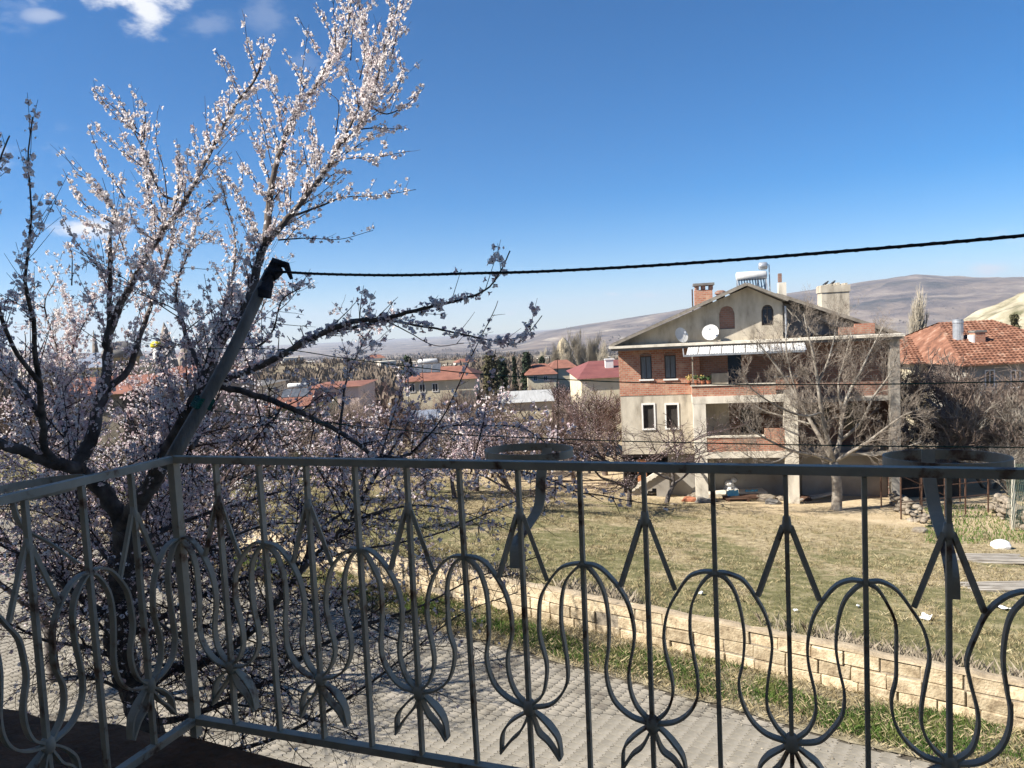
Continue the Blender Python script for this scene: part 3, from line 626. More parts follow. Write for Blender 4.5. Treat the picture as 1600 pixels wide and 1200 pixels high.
# traced limbs: (points (px, py, depth)), radius start, radius end, shoot density, shoot length, blossom amount
LIMBS = [
 ('trunk', [(243, 1600, 5.3), (246, 1280, 5.25), (240, 1160, 5.2), (212, 1090, 5.15), (192, 1030, 5.1), (185, 975, 5.05), (192, 915, 5.0), (197, 866, 4.95), (191, 822, 4.9)], .105, .080, .0, 0, 0),
 ('a', [(191, 822, 4.9), (168, 775, 4.85), (128, 738, 4.8), (123, 723, 4.75), (140, 690, 4.8), (153, 647, 4.85), (163, 610, 4.9), (167, 560, 5.0), (170, 523, 5.0), (187, 480, 5.05), (207, 440, 5.1), (232, 397, 5.15), (262, 352, 5.2), (289, 315, 5.25), (319, 255, 5.3), (345, 206, 5.4), (367, 165, 5.45), (394, 131, 5.5), (408, 103, 5.5)], .060, .008, 1.0, .42, 1.0),
 ('a2', [(163, 610, 4.9), (200, 580, 5.1), (217, 533, 5.2), (233, 483, 5.3), (247, 443, 5.4), (263, 400, 5.5), (270, 360, 5.5), (240, 330, 5.5), (222, 232, 5.6), (225, 190, 5.6)], .030, .006, .9, .36, 1.0),
 ('a3', [(170, 523, 5.0), (172, 446, 5.0), (172, 370, 5.0), (178, 330, 5.0), (150, 290, 5.0), (120, 272, 5.0)], .022, .005, .9, .36, 1.1),
 ('a4', [(289, 315, 5.25), (250, 300, 5.3), (225, 235, 5.3), (190, 180, 5.3), (144, 140, 5.3)], .013, .003, .8, .22, .6),
 ('b', [(191, 822, 4.9), (215, 790, 4.8), (238, 755, 4.7), (258, 712, 4.6), (300, 640, 4.5), (322, 597, 4.5), (332, 560, 4.5), (353, 520, 4.5), (380, 488, 4.5), (397, 443, 4.55), (408, 400, 4.6), (416, 379, 4.6), (450, 341, 4.65), (480, 304, 4.7), (514, 259, 4.8), (532, 225, 4.85), (559, 202, 4.9), (577, 165, 4.95), (590, 120, 5.0), (605, 60, 5.0), (628, -5, 5.05)], .062, .006, 1.35, .44, 1.25),
 ('b2', [(416, 379, 4.6), (420, 326, 4.7), (424, 292, 4.75), (435, 247, 4.8), (450, 202, 4.9), (469, 169, 5.0), (491, 139, 5.1), (510, 105, 5.2), (529, 82, 5.2), (545, 30, 5.3), (550, -20, 5.3)], .030, .005, 1.3, .34, 1.3),
 ('b3', [(532, 225, 4.85), (555, 180, 4.9), (575, 120, 5.1), (570, 60, 5.2), (560, 0, 5.3)], .012, .004, 1.2, .3, 1.4),
 ('b4', [(450, 341, 4.65), (500, 322, 4.7), (540, 308, 4.7), (590, 306, 4.7), (650, 296, 4.7)], .010, .002, .8, .16, .7),
 ('b5', [(514, 259, 4.8), (540, 248, 4.7), (590, 245, 4.7), (640, 236, 4.7)], .008, .002, .8, .14, .9),
 ('b6', [(559, 202, 4.9), (590, 200, 4.9), (640, 202, 4.9)], .006, .002, .4, .1, .6),
 ('b7', [(577, 165, 4.95), (605, 178, 5), (640, 160, 5.0), (662, 138, 5)], .008, .002, .8, .14, 1.2),
 ('b8', [(435, 375, 4.5), (480, 372, 4.4), (530, 374, 4.4), (583, 360, 4.4)], .006, .0015, .4, .1, .5),
 ('b9', [(322, 597, 4.5), (290, 520, 4.8), (275, 450, 5.0), (300, 380, 5.3), (310, 330, 5.4)], .022, .004, 1.2, .4, 1.2),
 ('b10', [(332, 560, 4.5), (360, 450, 5.0), (368, 380, 5.2), (352, 310, 5.3), (340, 262, 5.3)], .016, .003, .9, .3, .7),
 ('l', [(126, 733, 4.75), (90, 725, 4.6), (50, 710, 4.5), (0, 693, 4.4), (-70, 680, 4.3)], .045, .03, .9, .5, 0.60),
 ('l2', [(90, 725, 4.6), (70, 700, 4.5), (67, 660, 4.4), (62, 600, 4.3), (55, 560, 4.2), (52, 500, 4.0), (43, 462, 3.7), (40, 430, 3.6), (46, 370, 3.5), (49, 330, 3.45), (44, 250, 3.4), (51, 183, 3.4)], .032, .003, .8, .3, .45),
 ('l3', [(62, 600, 4.3), (20, 540, 4.0), (-15, 440, 3.6), (-20, 330, 3.4), (0, 250, 3.3), (15, 212, 3.3)], .018, .003, .8, .2, .5),
 ('l4', [(67, 660, 4.4), (30, 600, 4.4), (-10, 570, 4.5), (-60, 500, 4.6)], .025, .006, 1.0, .5, 0.90),
 ('l5', [(128, 738, 4.8), (110, 680, 5.3), (100, 610, 5.6), (115, 540, 5.8), (150, 470, 6.0)], .026, .005, 1.2, .5, 1.10),
 ('arch', [(300, 640, 4.5), (340, 600, 4.2), (400, 575, 3.9), (452, 548, 3.6), (503, 520, 3.3), (551, 503, 3.1), (589, 500, 3.0), (634, 489, 2.95), (675, 479, 2.9), (710, 470, 2.85), (740, 462, 2.8), (765, 448, 2.8), (782, 424, 2.8), (797, 392, 2.8)], .026, .0025, .75, .17, .75),
 ('arch2', [(452, 548, 3.6), (480, 528, 3.5), (551, 512, 3.3), (606, 502, 3.3), (661, 510, 3.3), (699, 517, 3.3), (744, 527, 3.3), (778, 534, 3.3), (806, 537, 3.3), (826, 520, 3.3), (847, 493, 3.3)], .012, .002, .75, .15, .8),
 ('arch3', [(606, 502, 3.3), (640, 520, 3.2), (680, 540, 3.2), (725, 536, 3.2)], .004, .0015, .4, .08, .3),
 ('r1', [(332, 600, 4.6), (400, 618, 4.6), (445, 634, 4.55), (489, 654, 4.5), (531, 675, 4.5), (562, 696, 4.5), (593, 716, 4.6), (641, 709, 4.7), (675, 675, 4.8), (709, 665, 4.9), (761, 665, 5.0), (813, 668, 5.1), (850, 690, 5.2), (880, 715, 5.3)], .026, .005, 1.1, .34, .9),
 ('r2', [(600, 712, 4.6), (660, 722, 4.4), (720, 724, 4.2), (795, 733, 3.6), (847, 745, 3.2), (900, 768, 2.9), (940, 774, 2.8), (985, 783, 2.8), (1045, 790, 2.8)], .012, .002, .6, .1, .6),
 ('r3', [(531, 675, 4.5), (535, 640, 4.5), (540, 600, 4.6), (565, 540, 4.8), (592, 500, 5.0), (606, 515, 5.1)], .014, .003, 1.1, .3, 1.0),
 ('r4', [(380, 488, 4.5), (395, 540, 4.0), (425, 520, 3.8), (440, 470, 3.7), (470, 450, 3.6)], .012, .003, 1.0, .2, .8),
 ('r5', [(641, 709, 4.7), (690, 655, 4.6), (735, 560, 4.5), (770, 490, 4.4), (778, 470, 4.4)], .007, .002, .5, .15, .5),
 ('r6', [(868, 735, 3.6), (872, 650, 3.6), (871, 560, 3.6)], .0035, .0015, .2, .05, .1),
 ('r7', [(735, 740, 4.2), (755, 660, 4.2), (765, 600, 4.2), (775, 545, 4.2)], .005, .002, .5, .1, .3),
 ('r8', [(593, 716, 4.6), (618, 640, 4.8), (632, 600, 5.0), (640, 560, 5.0)], .009, .003, .9, .2, .8),
 ('d1', [(212, 1090, 5.15), (260, 1050, 5.1), (330, 1030, 5.0), (400, 979, 4.9), (474, 888, 4.8), (543, 814, 4.7), (586, 745, 4.7), (620, 690, 4.8), (650, 640, 5.0)], .050, .006, 1.49, .5, 0.375),
 ('d2', [(220, 1130, 5.2), (290, 1120, 5.1), (400, 1074, 5.0), (500, 1010, 4.9), (573, 975, 4.8), (650, 950, 4.8), (740, 905, 4.8), (840, 870, 4.9)], .034, .004, 1.35, .42, 0.140),
 ('d3', [(240, 1200, 5.2), (330, 1180, 5.0), (440, 1150, 4.9), (560, 1080, 4.8), (640, 1020, 4.7), (720, 960, 4.7), (810, 925, 4.7)], .026, .003, 1.22, .40, 0.110),
 ('d4', [(192, 1000, 5.1), (260, 960, 5.1), (350, 915, 5.1), (450, 885, 5.1), (560, 860, 5.2), (680, 835, 5.3), (790, 790, 5.4), (860, 760, 5.4)], .030, .004, 1.49, .45, 0.300),
 ('d5', [(330, 1030, 5.0), (400, 1030, 4.7), (508, 1009, 4.4), (600, 1040, 4.2), (700, 1090, 4.1)], .014, .002, 1.08, .3, 0.075),
 ('d6', [(197, 866, 4.95), (250, 830, 5.3), (330, 800, 5.6), (430, 770, 5.9), (520, 740, 6.1), (600, 660, 6.3)], .032, .004, 1.2, .5, 0.70),
 ('d7', [(300, 640, 4.5), (300, 700, 5.0), (330, 640, 5.5), (370, 560, 5.9), (400, 500, 6.2), (430, 440, 6.4)], .028, .004, 1.4, .5, 1.00),
 ('d8', [(185, 975, 5.05), (120, 930, 5.1), (60, 880, 5.2), (0, 850, 5.3), (-60, 800, 5.3)], .034, .008, 1.49, .5, 0.400),
 ('d9', [(192, 1030, 5.1), (130, 1010, 5.3), (70, 1000, 5.4), (0, 970, 5.5), (-60, 960, 5.5)], .026, .006, 1.35, .45, 0.200),
 ('d10', [(197, 900, 5.0), (150, 850, 5.6), (100, 790, 6.2), (60, 710, 6.8), (40, 620, 7.0), (30, 560, 7.2)], .034, .005, 1.4, .6, 0.80),
 ('d11', [(192, 915, 5.0), (235, 870, 5.6), (265, 790, 6.2), (250, 700, 6.7), (240, 620, 7.0), (225, 560, 7.2)], .034, .005, 1.5, .6, 0.80),
 ('d12', [(185, 975, 5.05), (260, 900, 4.6), (340, 850, 4.3), (420, 820, 4.1), (500, 820, 4.0)], .022, .004, 1.35, .35, 0.275),
 ('d13', [(474, 888, 4.8), (500, 830, 5.2), (560, 790, 5.6), (640, 770, 5.9), (720, 700, 6.2), (760, 640, 6.4)], .022, .003, 1.3, .45, 0.70),
 ('d16', [(205, 1075, 5.15), (180, 1010, 4.7), (140, 960, 4.4), (80, 930, 4.2), (10, 910, 4.1)], .018, .003, 1.35, .4, 0.150),
 ('d17', [(212, 1090, 5.15), (150, 1060, 4.9), (90, 1060, 4.7), (20, 1080, 4.6)], .018, .003, 1.35, .4, 0.075),
 ('d18', [(200, 1050, 5.1), (270, 1090, 4.7), (360, 1100, 4.5), (470, 1120, 4.4), (560, 1150, 4.3)], .018, .003, 1.35, .4, 0.075),
 ('d19', [(192, 980, 5.1), (280, 990, 5.6), (380, 960, 5.9), (500, 940, 6.1), (610, 900, 6.3), (700, 870, 6.4)], .024, .003, 1.49, .45, 0.225),
 ('d20', [(197, 870, 5.0), (260, 850, 5.0), (350, 860, 5.0), (450, 845, 5.1), (540, 820, 5.2), (600, 800, 5.3)], .022, .003, 1.49, .4, 0.300),
 ('d21', [(573, 975, 4.8), (620, 1000, 4.7), (690, 1010, 4.6), (760, 1000, 4.6)], .010, .002, 1.22, .35, 0.060),
 ('d22', [(192, 930, 5.0), (230, 960, 4.6), (300, 1010, 4.4), (340, 1060, 4.3), (420, 1090, 4.2)], .016, .003, 1.35, .4, 0.100),
 ('d14', [(543, 814, 4.7), (640, 790, 4.9), (720, 800, 5.0), (800, 830, 5.1)], .014, .003, 1.22, .35, 0.250),
 ('d15', [(123, 723, 4.75), (90, 640, 5.4), (95, 570, 5.8), (70, 480, 6.0), (85, 440, 6.1)], .022, .004, 1.2, .4, 0.90),
 ('s0', [(562, 124, 4.76), (570, 82, 4.81), (564, 30, 4.86)], .0055, .0016, .55, .09, 0.4),
 ('s1', [(578, 112, 5.0), (585, 68, 5.05), (591, 34, 5.1)], .0055, .0016, .55, .09, 1.2),
 ('s2', [(589, 109, 5.24), (606, 56, 5.29), (615, 0, 5.34)], .0055, .0016, .55, .09, 1.2),
 ('s3', [(611, 90, 4.88), (622, 45, 4.93), (630, 0, 4.98)], .0055, .0016, .55, .09, 1.2),
 ('s4', [(529, 82, 5.12), (510, 38, 5.17), (493, 4, 5.22)], .0055, .0016, .55, .09, 1.2),
 ('s5', [(525, 81, 4.76), (523, 45, 4.81), (521, 8, 4.86), (525, -15, 4.91)], .0055, .0016, .55, .09, 1.2),
 ('s6', [(548, 94, 5.0), (551, 45, 5.05), (559, 4, 5.1)], .0055, .0016, .55, .09, 0.4),
 ('s7', [(499, 86, 5.24), (484, 56, 5.29), (469, 34, 5.34)], .0055, .0016, .55, .09, 1.2),
 ('s8', [(476, 139, 4.88), (461, 109, 4.93), (446, 81, 4.98)], .0055, .0016, .55, .09, 1.2),
 ('s9', [(559, 202, 5.12), (578, 165, 5.17), (600, 124, 5.22), (619, 90, 5.27)], .0055, .0016, .55, .09, 1.2),
 ('s10', [(608, 158, 4.76), (626, 124, 4.81), (624, 75, 4.86)], .0055, .0016, .55, .09, 1.2),
 ('s11', [(562, 195, 5.0), (585, 176, 5.05), (611, 165, 5.1)], .0055, .0016, .55, .09, 1.2),
 ('s12', [(525, 210, 5.24), (529, 161, 5.29), (510, 142, 5.34), (480, 109, 5.39)], .0055, .0016, .55, .09, 0.4),
 ('s13', [(495, 244, 4.88), (488, 210, 4.93), (474, 202, 4.98)], .0055, .0016, .55, .09, 1.2),
 ('s14', [(446, 240, 5.12), (416, 225, 5.17), (405, 199, 5.22)], .0055, .0016, .55, .09, 1.2),
 ('s15', [(412, 382, 4.76), (375, 308, 4.81), (339, 257, 4.86)], .0055, .0016, .55, .09, 1.2),
 ('s16', [(444, 176, 5.0), (424, 142, 5.05), (405, 124, 5.1)], .0055, .0016, .55, .09, 1.2),
 ('s17', [(375, 150, 5.24), (360, 112, 5.29), (338, 81, 5.34)], .0055, .0016, .55, .09, 1.2),
 ('s18', [(401, 116, 4.88), (388, 75, 4.93), (381, 22, 4.98)], .0055, .0016, .55, .09, 0.4),
 ('s19', [(405, 109, 5.12), (412, 75, 5.17), (411, 56, 5.22)], .0055, .0016, .55, .09, 1.2),
 ('s20', [(506, 285, 4.76), (525, 270, 4.81), (549, 270, 4.86)], .0055, .0016, .55, .09, 1.2),
 ('s21', [(444, 379, 5.0), (469, 352, 5.05), (501, 339, 5.1)], .0055, .0016, .55, .09, 1.2),
 ('s22', [(390, 405, 5.24), (390, 379, 5.29), (371, 334, 5.34)], .0055, .0016, .55, .09, 1.2),
 ('s23', [(540, 240, 4.88), (562, 225, 4.93), (585, 210, 4.98), (619, 201, 5.03)], .0055, .0016, .55, .09, 1.2),
 ('s24', [(574, 169, 5.12), (578, 131, 5.17), (585, 94, 5.22), (600, 60, 5.27)], .0055, .0016, .55, .09, 0.4),
 ('s25', [(562, 180, 4.76), (555, 142, 4.81), (540, 112, 4.86)], .0055, .0016, .55, .09, 1.2),
 ('s26', [(532, 225, 5.0), (548, 188, 5.05), (544, 150, 5.1)], .0055, .0016, .55, .09, 1.2),
 ('s27', [(458, 210, 5.24), (461, 180, 5.29), (450, 150, 5.34)], .0055, .0016, .55, .09, 1.2),
 ('s28', [(218, 210, 4.88), (180, 180, 4.93), (144, 139, 4.98)], .0055, .0016, .55, .09, 1.2),
 ('s29', [(214, 202, 5.12), (191, 165, 5.17), (172, 139, 5.22)], .0055, .0016, .55, .09, 1.2),
 ('s30', [(225, 218, 4.76), (227, 180, 4.81), (221, 150, 4.86)], .0055, .0016, .55, .09, 0.4),
 ('s31', [(195, 308, 5.0), (161, 255, 5.05), (137, 193, 5.1)], .0055, .0016, .55, .09, 1.2),
 ('s32', [(221, 259, 5.24), (176, 225, 5.29), (142, 188, 5.34)], .0055, .0016, .55, .09, 1.2),
 ('s33', [(176, 349, 4.88), (131, 319, 4.93), (98, 264, 4.98)], .0055, .0016, .55, .09, 1.2),
 ('s34', [(169, 360, 5.12), (124, 341, 5.17), (71, 298, 5.22)], .0055, .0016, .55, .09, 1.2),
 ('s35', [(161, 426, 4.76), (120, 379, 4.81), (88, 322, 4.86)], .0055, .0016, .55, .09, 1.2),
 ('s36', [(262, 319, 5.0), (255, 262, 5.05), (244, 221, 5.1), (246, 174, 5.15)], .0055, .0016, .55, .09, 0.4),
 ('s37', [(259, 345, 5.24), (236, 270, 5.29), (210, 240, 5.34), (186, 199, 5.39)], .0055, .0016, .55, .09, 1.2),
 ('s38', [(270, 330, 4.88), (285, 285, 4.93), (287, 251, 4.98)], .0055, .0016, .55, .09, 1.2),
 ('s39', [(371, 300, 5.12), (379, 278, 5.17), (375, 251, 5.22)], .0055, .0016, .55, .09, 1.2),
 ('s40', [(412, 386, 4.76), (371, 308, 4.81), (339, 257, 4.86)], .0055, .0016, .55, .09, 1.2),
 ('s41', [(112, 446, 5.0), (112, 394, 5.05), (99, 379, 5.1)], .0055, .0016, .55, .09, 1.2),
 ('s42', [(375, 150, 5.24), (360, 124, 5.29), (338, 81, 5.34)], .0055, .0016, .55, .09, 0.4),
 ('s43', [(330, 225, 4.88), (322, 210, 4.93), (319, 206, 4.98)], .0055, .0016, .55, .09, 1.2),
 ('s44', [(300, 285, 5.12), (292, 262, 5.17), (296, 225, 5.22)], .0055, .0016, .55, .09, 1.2),
 ('s45', [(349, 195, 4.76), (338, 176, 4.81), (336, 158, 4.86)], .0055, .0016, .55, .09, 1.2),
 ('s46', [(240, 375, 5.0), (210, 349, 5.05), (199, 308, 5.1)], .0055, .0016, .55, .09, 1.2),
 ('s47', [(319, 326, 5.24), (338, 311, 5.29), (360, 300, 5.34)], .0055, .0016, .55, .09, 1.2),
]
TW = []          # twig polylines (pts, r0, r1, parentgroup)
BP = []; BD = []; BS = []
UPV = np.array([0, 0, 1.])
def smooth_line(p, d, L, n, wob, upb):
    pts = [p]; d = d/np.linalg.norm(d)
    for i in range(n):
        d = d+NR.normal(0, wob, 3)+UPV*upb; d /= np.linalg.norm(d); pts.append(pts[-1]+d*L/n)
    return np.array(pts)
def put_blossoms(pts, amt, skip=.1, end=.93):
    seg = np.diff(pts, axis=0); ln = np.linalg.norm(seg, axis=1); L = ln.sum()
    n = NR.poisson(L*62*amt)
    if n == 0: return
    cum = np.concatenate([[0], np.cumsum(ln)])
    nodes = np.arange(skip*L, end*L, .019)           # buds sit at nodes along the shoot
    if len(nodes) == 0: return
    for tt in NR.choice(nodes, n)+NR.normal(0, .002, n):
        i = max(min(len(seg)-1, np.searchsorted(cum, tt)-1), 0); q = pts[i]+seg[i]*((tt-cum[i])/ln[i]); ax = seg[i]/ln[i]
        d = NR.normal(0, 1, 3); d -= ax*(d@ax)*.8; d /= np.linalg.norm(d)
        BP.append(q+d*NR.uniform(.006, .015)); BD.append(d); BS.append(NR.uniform(.020, .028)*(1.0 if NR.rand() > .25 else .5))
def shoot(p, d, L, r, amt, level, wild):
    n = max(3, int(L/(.10 if not wild else .07))); pts = smooth_line(p, d, L, n, .10 if wild else .035, .0 if wild else .03)
    TW.append((pts, r, max(.0009, r*.35), level))
    put_blossoms(pts, amt*(1.0 if NR.rand() > .12 else .15))
    if level < (3 if wild else 2) and L > .10:
        m_ = NR.poisson(L*((11 if level == 0 else 8) if wild else (4.5 if level == 0 else 2.0)))
        for _ in range(m_):
            t = NR.uniform(.1, .9); i = int(t*(len(pts)-1)); ax = pts[min(i+1, len(pts)-1)]-pts[max(0, i-1)]; ax /= np.linalg.norm(ax)
            s_ = NR.normal(0, 1, 3); s_ -= ax*(s_@ax); s_ /= np.linalg.norm(s_)
            if wild: shoot(pts[i], ax*.7+s_*.9, L*NR.uniform(.3, .65)*(1-.4*t), max(.0015, r*.62), amt, level+1, wild)
            else: shoot(pts[i], ax*.85+s_*.55+UPV*.15, L*NR.uniform(.12, .5)*(1-.5*t), max(.0013, r*.6), amt*1.1, level+1, wild)
for (nm, P3, r0, r1, dens, sl, amt) in LIMBS:
    P = np.array([at(*q) for q in P3])
    if nm == 'trunk': P[0][:2] = T_O[:2]; P[0][2] = -.1
    C = catmull(P, 5); C += NR.normal(0, 1, C.shape)*np.linspace(r0, r1, len(C))[:, None]*.10
    wild = nm[0] in 'dr' or nm == 'b9'; r0 = r0*(1 if nm in ('trunk', 'a', 'b', 'd1', 'l') else .85)
    rr = r1+(r0-r1)*(1-np.linspace(0, 1, len(C)))**(1.7 if nm != 'trunk' else 1)
    if nm == 'trunk': rr = rr*(1+.5*np.exp(-np.arange(len(C))*.6))
    b = MB(); b.tube(C, rr, 10 if r0 > .02 else 6); b.build('trunk' if nm == 'trunk' else 'branch', MT['bark' if r0 > .006 else 'twig'], tree, origin=T_O, smooth=True)
    if dens:
        ln = np.linalg.norm(np.diff(C, axis=0), axis=1); cum = np.concatenate([[0], np.cumsum(ln)]); L = cum[-1]
        put_blossoms(C, amt*1.0, .35 if nm[0] != 's' else .02)
        n = int(L*(17 if wild else 16)*dens)
        for q in range(n):
            t = (q+NR.uniform(0, 1))/n
            if t < .10: continue
            x = t*L; i = min(len(C)-2, max(0, np.searchsorted(cum, x)-1)); p = C[i]+(C[i+1]-C[i])*NR.rand(); ax = C[i+1]-C[i]; ax /= np.linalg.norm(ax)
            s_ = NR.normal(0, 1, 3); s_ -= ax*(s_@ax); s_ /= np.linalg.norm(s_)
            long = NR.rand() < .12; bare = .3 if (long and NR.rand() < .6) else 1
            LL = sl*NR.uniform(.3, 1.25)*(1.25-.5*t)*(1.5 if long else 1)
            if wild: shoot(p, ax*.55+s_*1.0+UPV*.12, LL*1.1, min(.0062, max(.0026, rr[i]*.36)), amt*bare*.5, 0, True)
            else: shoot(p, ax*.85+s_*.72+UPV*.45, LL, min(.0042, max(.0019, rr[i]*.28)), amt*bare, 0, False)
print('twigs', len(TW), 'blossoms', len(BP))
lead = [t for t in TW if t[3] == 0]; lead.sort(key=lambda t: -np.linalg.norm(t[0][-1]-t[0][0])/np.linalg.norm(t[0][0]-EYE))
ids = set(id(t) for t in lead[:240])
big = MB()
for t in TW:
    if id(t) in ids:
        b = MB(); b.tube(t[0]-T_O, np.linspace(t[1], t[2], len(t[0])), 5, cap=False); b.build('shoot', MT['twig'], tree)
    else:
        big.tube(t[0][::1] if t[3] < 2 else t[0][::2] if len(t[0]) > 4 else t[0], 0.001, 3, cap=False) if False else big.tube(t[0], np.linspace(t[1], t[2], len(t[0])), 3, cap=False)
tag(big.build('twigs', MT['twig'], tree, origin=T_O), kind='stuff')
BP = np.array(BP); BD = np.array(BD); BS = np.array(BS)
pinksel = NR.rand(len(BP)) < np.clip(.5-(BP[:, 2]-6.2)*.5, .04, .6)
blossoms('blossoms', BP[~pinksel], BD[~pinksel], BS[~pinksel], tree, MT['petal'], singles=290, origin=T_O)
blossoms('pink_blossoms', BP[pinksel], BD[pinksel], BS[pinksel], tree, MT['petalpink'], singles=0, origin=T_O)

# ---------------------------------------------------------------- low wall of tuff blocks
wall = thing('block_wall', (PW[0], PW[1], 0), 'low wall of yellow tuff blocks in three courses along the far side of the road', 'wall')
WO = (PW[0], PW[1], 0); WT = .24; CH = .25
def wpt(s_, d_, z): x, y = sd_to_xy(s_, d_); return np.array([x, y, z])
dw3 = np.array([DW[0], DW[1], 0]); nw3 = np.array([NW[0], NW[1], 0])
b = MB(); b.obox((wpt(-26, .14, .33)+wpt(15, .14, .33))/2, dw3*20.5, nw3*(WT/2-.035), (0, 0, .375)); b.build('mortar_core', MT['mortar'], wall, origin=WO)
for c_ in range(3):
    s_ = -26+(c_ % 2)*.22
    while s_ < 15:
        L = NR.uniform(.50, .60); g = .018
        jz = NR.normal(0, .004); jd = NR.normal(0, .016)
        h0 = .0+c_*CH+.006; h1 = (c_+1)*CH-.012
        nonl = NR.rand()
        if c_ == 2 and NR.rand() < .05: s_ += L*.35; continue
        b = MB(); V = []
        for k in (0, 1):
            for (u, v) in ((0, 0), (1, 0), (1, 1), (0, 1)):
                zz_ = (h0 if k == 0 else h1)+jz+NR.normal(0, .009)
                V.append(wpt(s_+g/2+(L-g)*u+NR.normal(0, .006), .14-WT/2+WT*v+jd*(1-v)+NR.normal(0, .006), zz_))
        b.add(V, [(0, 3, 2, 1), (4, 5, 6, 7), (0, 1, 5, 4), (1, 2, 6, 5), (2, 3, 7, 6), (3, 0, 4, 7)])
        o = b.build('block', MT['tuffblock'], wall, origin=WO)
        md = o.modifiers.new('bevel', 'BEVEL'); md.width = .012; md.segments = 1
        s_ += L
# rough cement coping
b = MB(); n = 240; V = []; F = []
for i in range(n):
    s_ = -26+41*i/(n-1)
    z0 = 3*CH-.004; zt_ = z0+.022+.040*vnoise(s_*2.1, 0, 4)+.02*vnoise(s_*7, 0, 5)+NR.normal(0, .006)
    for (dd, z) in ((.14-WT/2-.006, z0), (.14-WT/2+.004+NR.normal(0, .004), zt_), (.14, zt_+.014), (.14+WT/2, zt_), (.14+WT/2+.01, z0)): V.append(wpt(s_, dd, z))
for i in range(n-1):
    for j in range(4): F.append((i*5+j, i*5+j+1, i*5+6+j, i*5+5+j))
b.add(V, F); b.build('coping', MT['copestone'], wall, origin=WO)

# ---------------------------------------------------------------- grass
def blades(name, P, H, Wd, m, lean=.5, curve=True):
    n = len(P); a = NR.uniform(0, 6.28, n); dx, dy = np.cos(a), np.sin(a); l = NR.uniform(0, lean, n)*H; la = NR.uniform(0, 6.28, n)
    V = np.empty((n, 4, 3)); V[:, 0] = P; V[:, 0, 0] -= dx*Wd; V[:, 0, 1] -= dy*Wd; V[:, 1] = P; V[:, 1, 0] += dx*Wd; V[:, 1, 1] += dy*Wd
    V[:, 2] = P; V[:, 2, 0] += np.cos(la)*l*.4+dx*Wd*.7; V[:, 2, 1] += np.sin(la)*l*.4+dy*Wd*.7; V[:, 2, 2] += H*.6
    V[:, 3] = P; V[:, 3, 0] += np.cos(la)*l; V[:, 3, 1] += np.sin(la)*l; V[:, 3, 2] += H
    k = np.arange(n)*4; F = np.stack([np.stack([k, k+1, k+2], -1), np.stack([k, k+2, k+3], -1)], 1).reshape(-1, 3)
    return npmesh(name, V.reshape(-1, 3), F, m)
def scatter(n, s0, s1, d0, d1, fn=None, dpow=1):
    s_ = NR.uniform(s0, s1, n); d_ = d0+(d1-d0)*NR.uniform(0, 1, n)**dpow; x, y = sd_to_xy(s_, d_)
    if fn is not None:
        k = fn(s_, d_, x, y); s_, d_, x, y = s_[k], d_[k], x[k], y[k]
    return s_, d_, x, y
# verge: soil and tufts between the pavers and the wall
b = MB(); V = []; F = []; n = 260
for i in range(n):
    s_ = -40+60*i/(n-1); e = -1.36+.16*vnoise(s_*1.3, 3, 8)+.08*vnoise(s_*5, 3, 9)
    for (dd, z) in ((e-.06, .030), (e+.10, .056), (e*.5, .07+.03*vnoise(s_*2, 1, 2)), (.035, .065)): V.append(wpt(s_, dd, z))
for i in range(n-1):
    for j in range(3): F.append((i*4+j, i*4+j+1, i*4+5+j, i*4+4+j))
b.add(V, F); tag(b.build('verge', mat('verge_soil', [(.12, .10, .06), (.20, .175, .115), (.30, .26, .18)], scale=5, rough=1, bump=.9)), kind='structure')
def vfn(s_, d_, x, y): return (fbm(s_*.9, d_*1.6, 4, 31)+.75*np.exp(-((d_+.75)/.45)**2)-.42+NR.normal(0, .14, len(s_))) > 0
s_, d_, x, y = scatter(120000, -14, 12, -1.35, 0.0, vfn)
hh = NR.uniform(.03, .10, len(x))*(1+.8*np.clip(fbm(s_*2, d_*2, 3, 4), -.4, 1)); z = np.full(len(x), .06)
tag(blades('verge_grass', np.stack([x, y, z], -1), hh, NR.uniform(.004, .008, len(x)), MT['green'], .9), 'fresh green grass tufts on the verge along the foot of the block wall', 'grass', kind='stuff')
s_, d_, x, y = scatter(26000, -14, 12, -1.5, 0.02)
tag(blades('verge_straw', np.stack([x, y, np.full(len(x), .06)], -1), NR.uniform(.03, .13, len(x)), NR.uniform(.003, .006, len(x)), MT['straw'], 1.6), 'dead straw stalks scattered over the green verge', 'straw', kind='stuff')
# field grass
def clump(s_, d_, k, r):
    s2 = np.repeat(s_, k)+NR.normal(0, r, len(s_)*k); d2 = np.maximum(np.repeat(d_, k)+NR.normal(0, r, len(s_)*k), .27); x, y = sd_to_xy(s2, d2); return x, y
def on_field(s_, d_, x, y):
    X, Y, w = project(np.stack([x, y, gz(x, y)], -1)); return (w > 1) & (X > 250) & (X < 1750)
s_, d_, x, y = scatter(150000, -24, 26, .3, 20, lambda *a: on_field(*a) & ((fbm(a[2]*.35, a[3]*.35, 4, 41)+NR.normal(0, .25, len(a[0]))-a[1]*.012) > -.12), 1.4)
tag(blades('field_grass', np.stack([x, y, gz(x, y)-.01], -1), NR.uniform(.02, .065, len(x)), NR.uniform(.004, .010, len(x)), MT['drygreen'], 1.2), 'short dull green grass over the empty field', 'grass', kind='stuff')
s_, d_, x, y = scatter(220000, -24, 26, .28, 22, lambda *a: on_field(*a) & ((fbm(a[2]*.5, a[3]*.5, 4, 51)+NR.normal(0, .2, len(a[0]))) > -.05), 1.3)
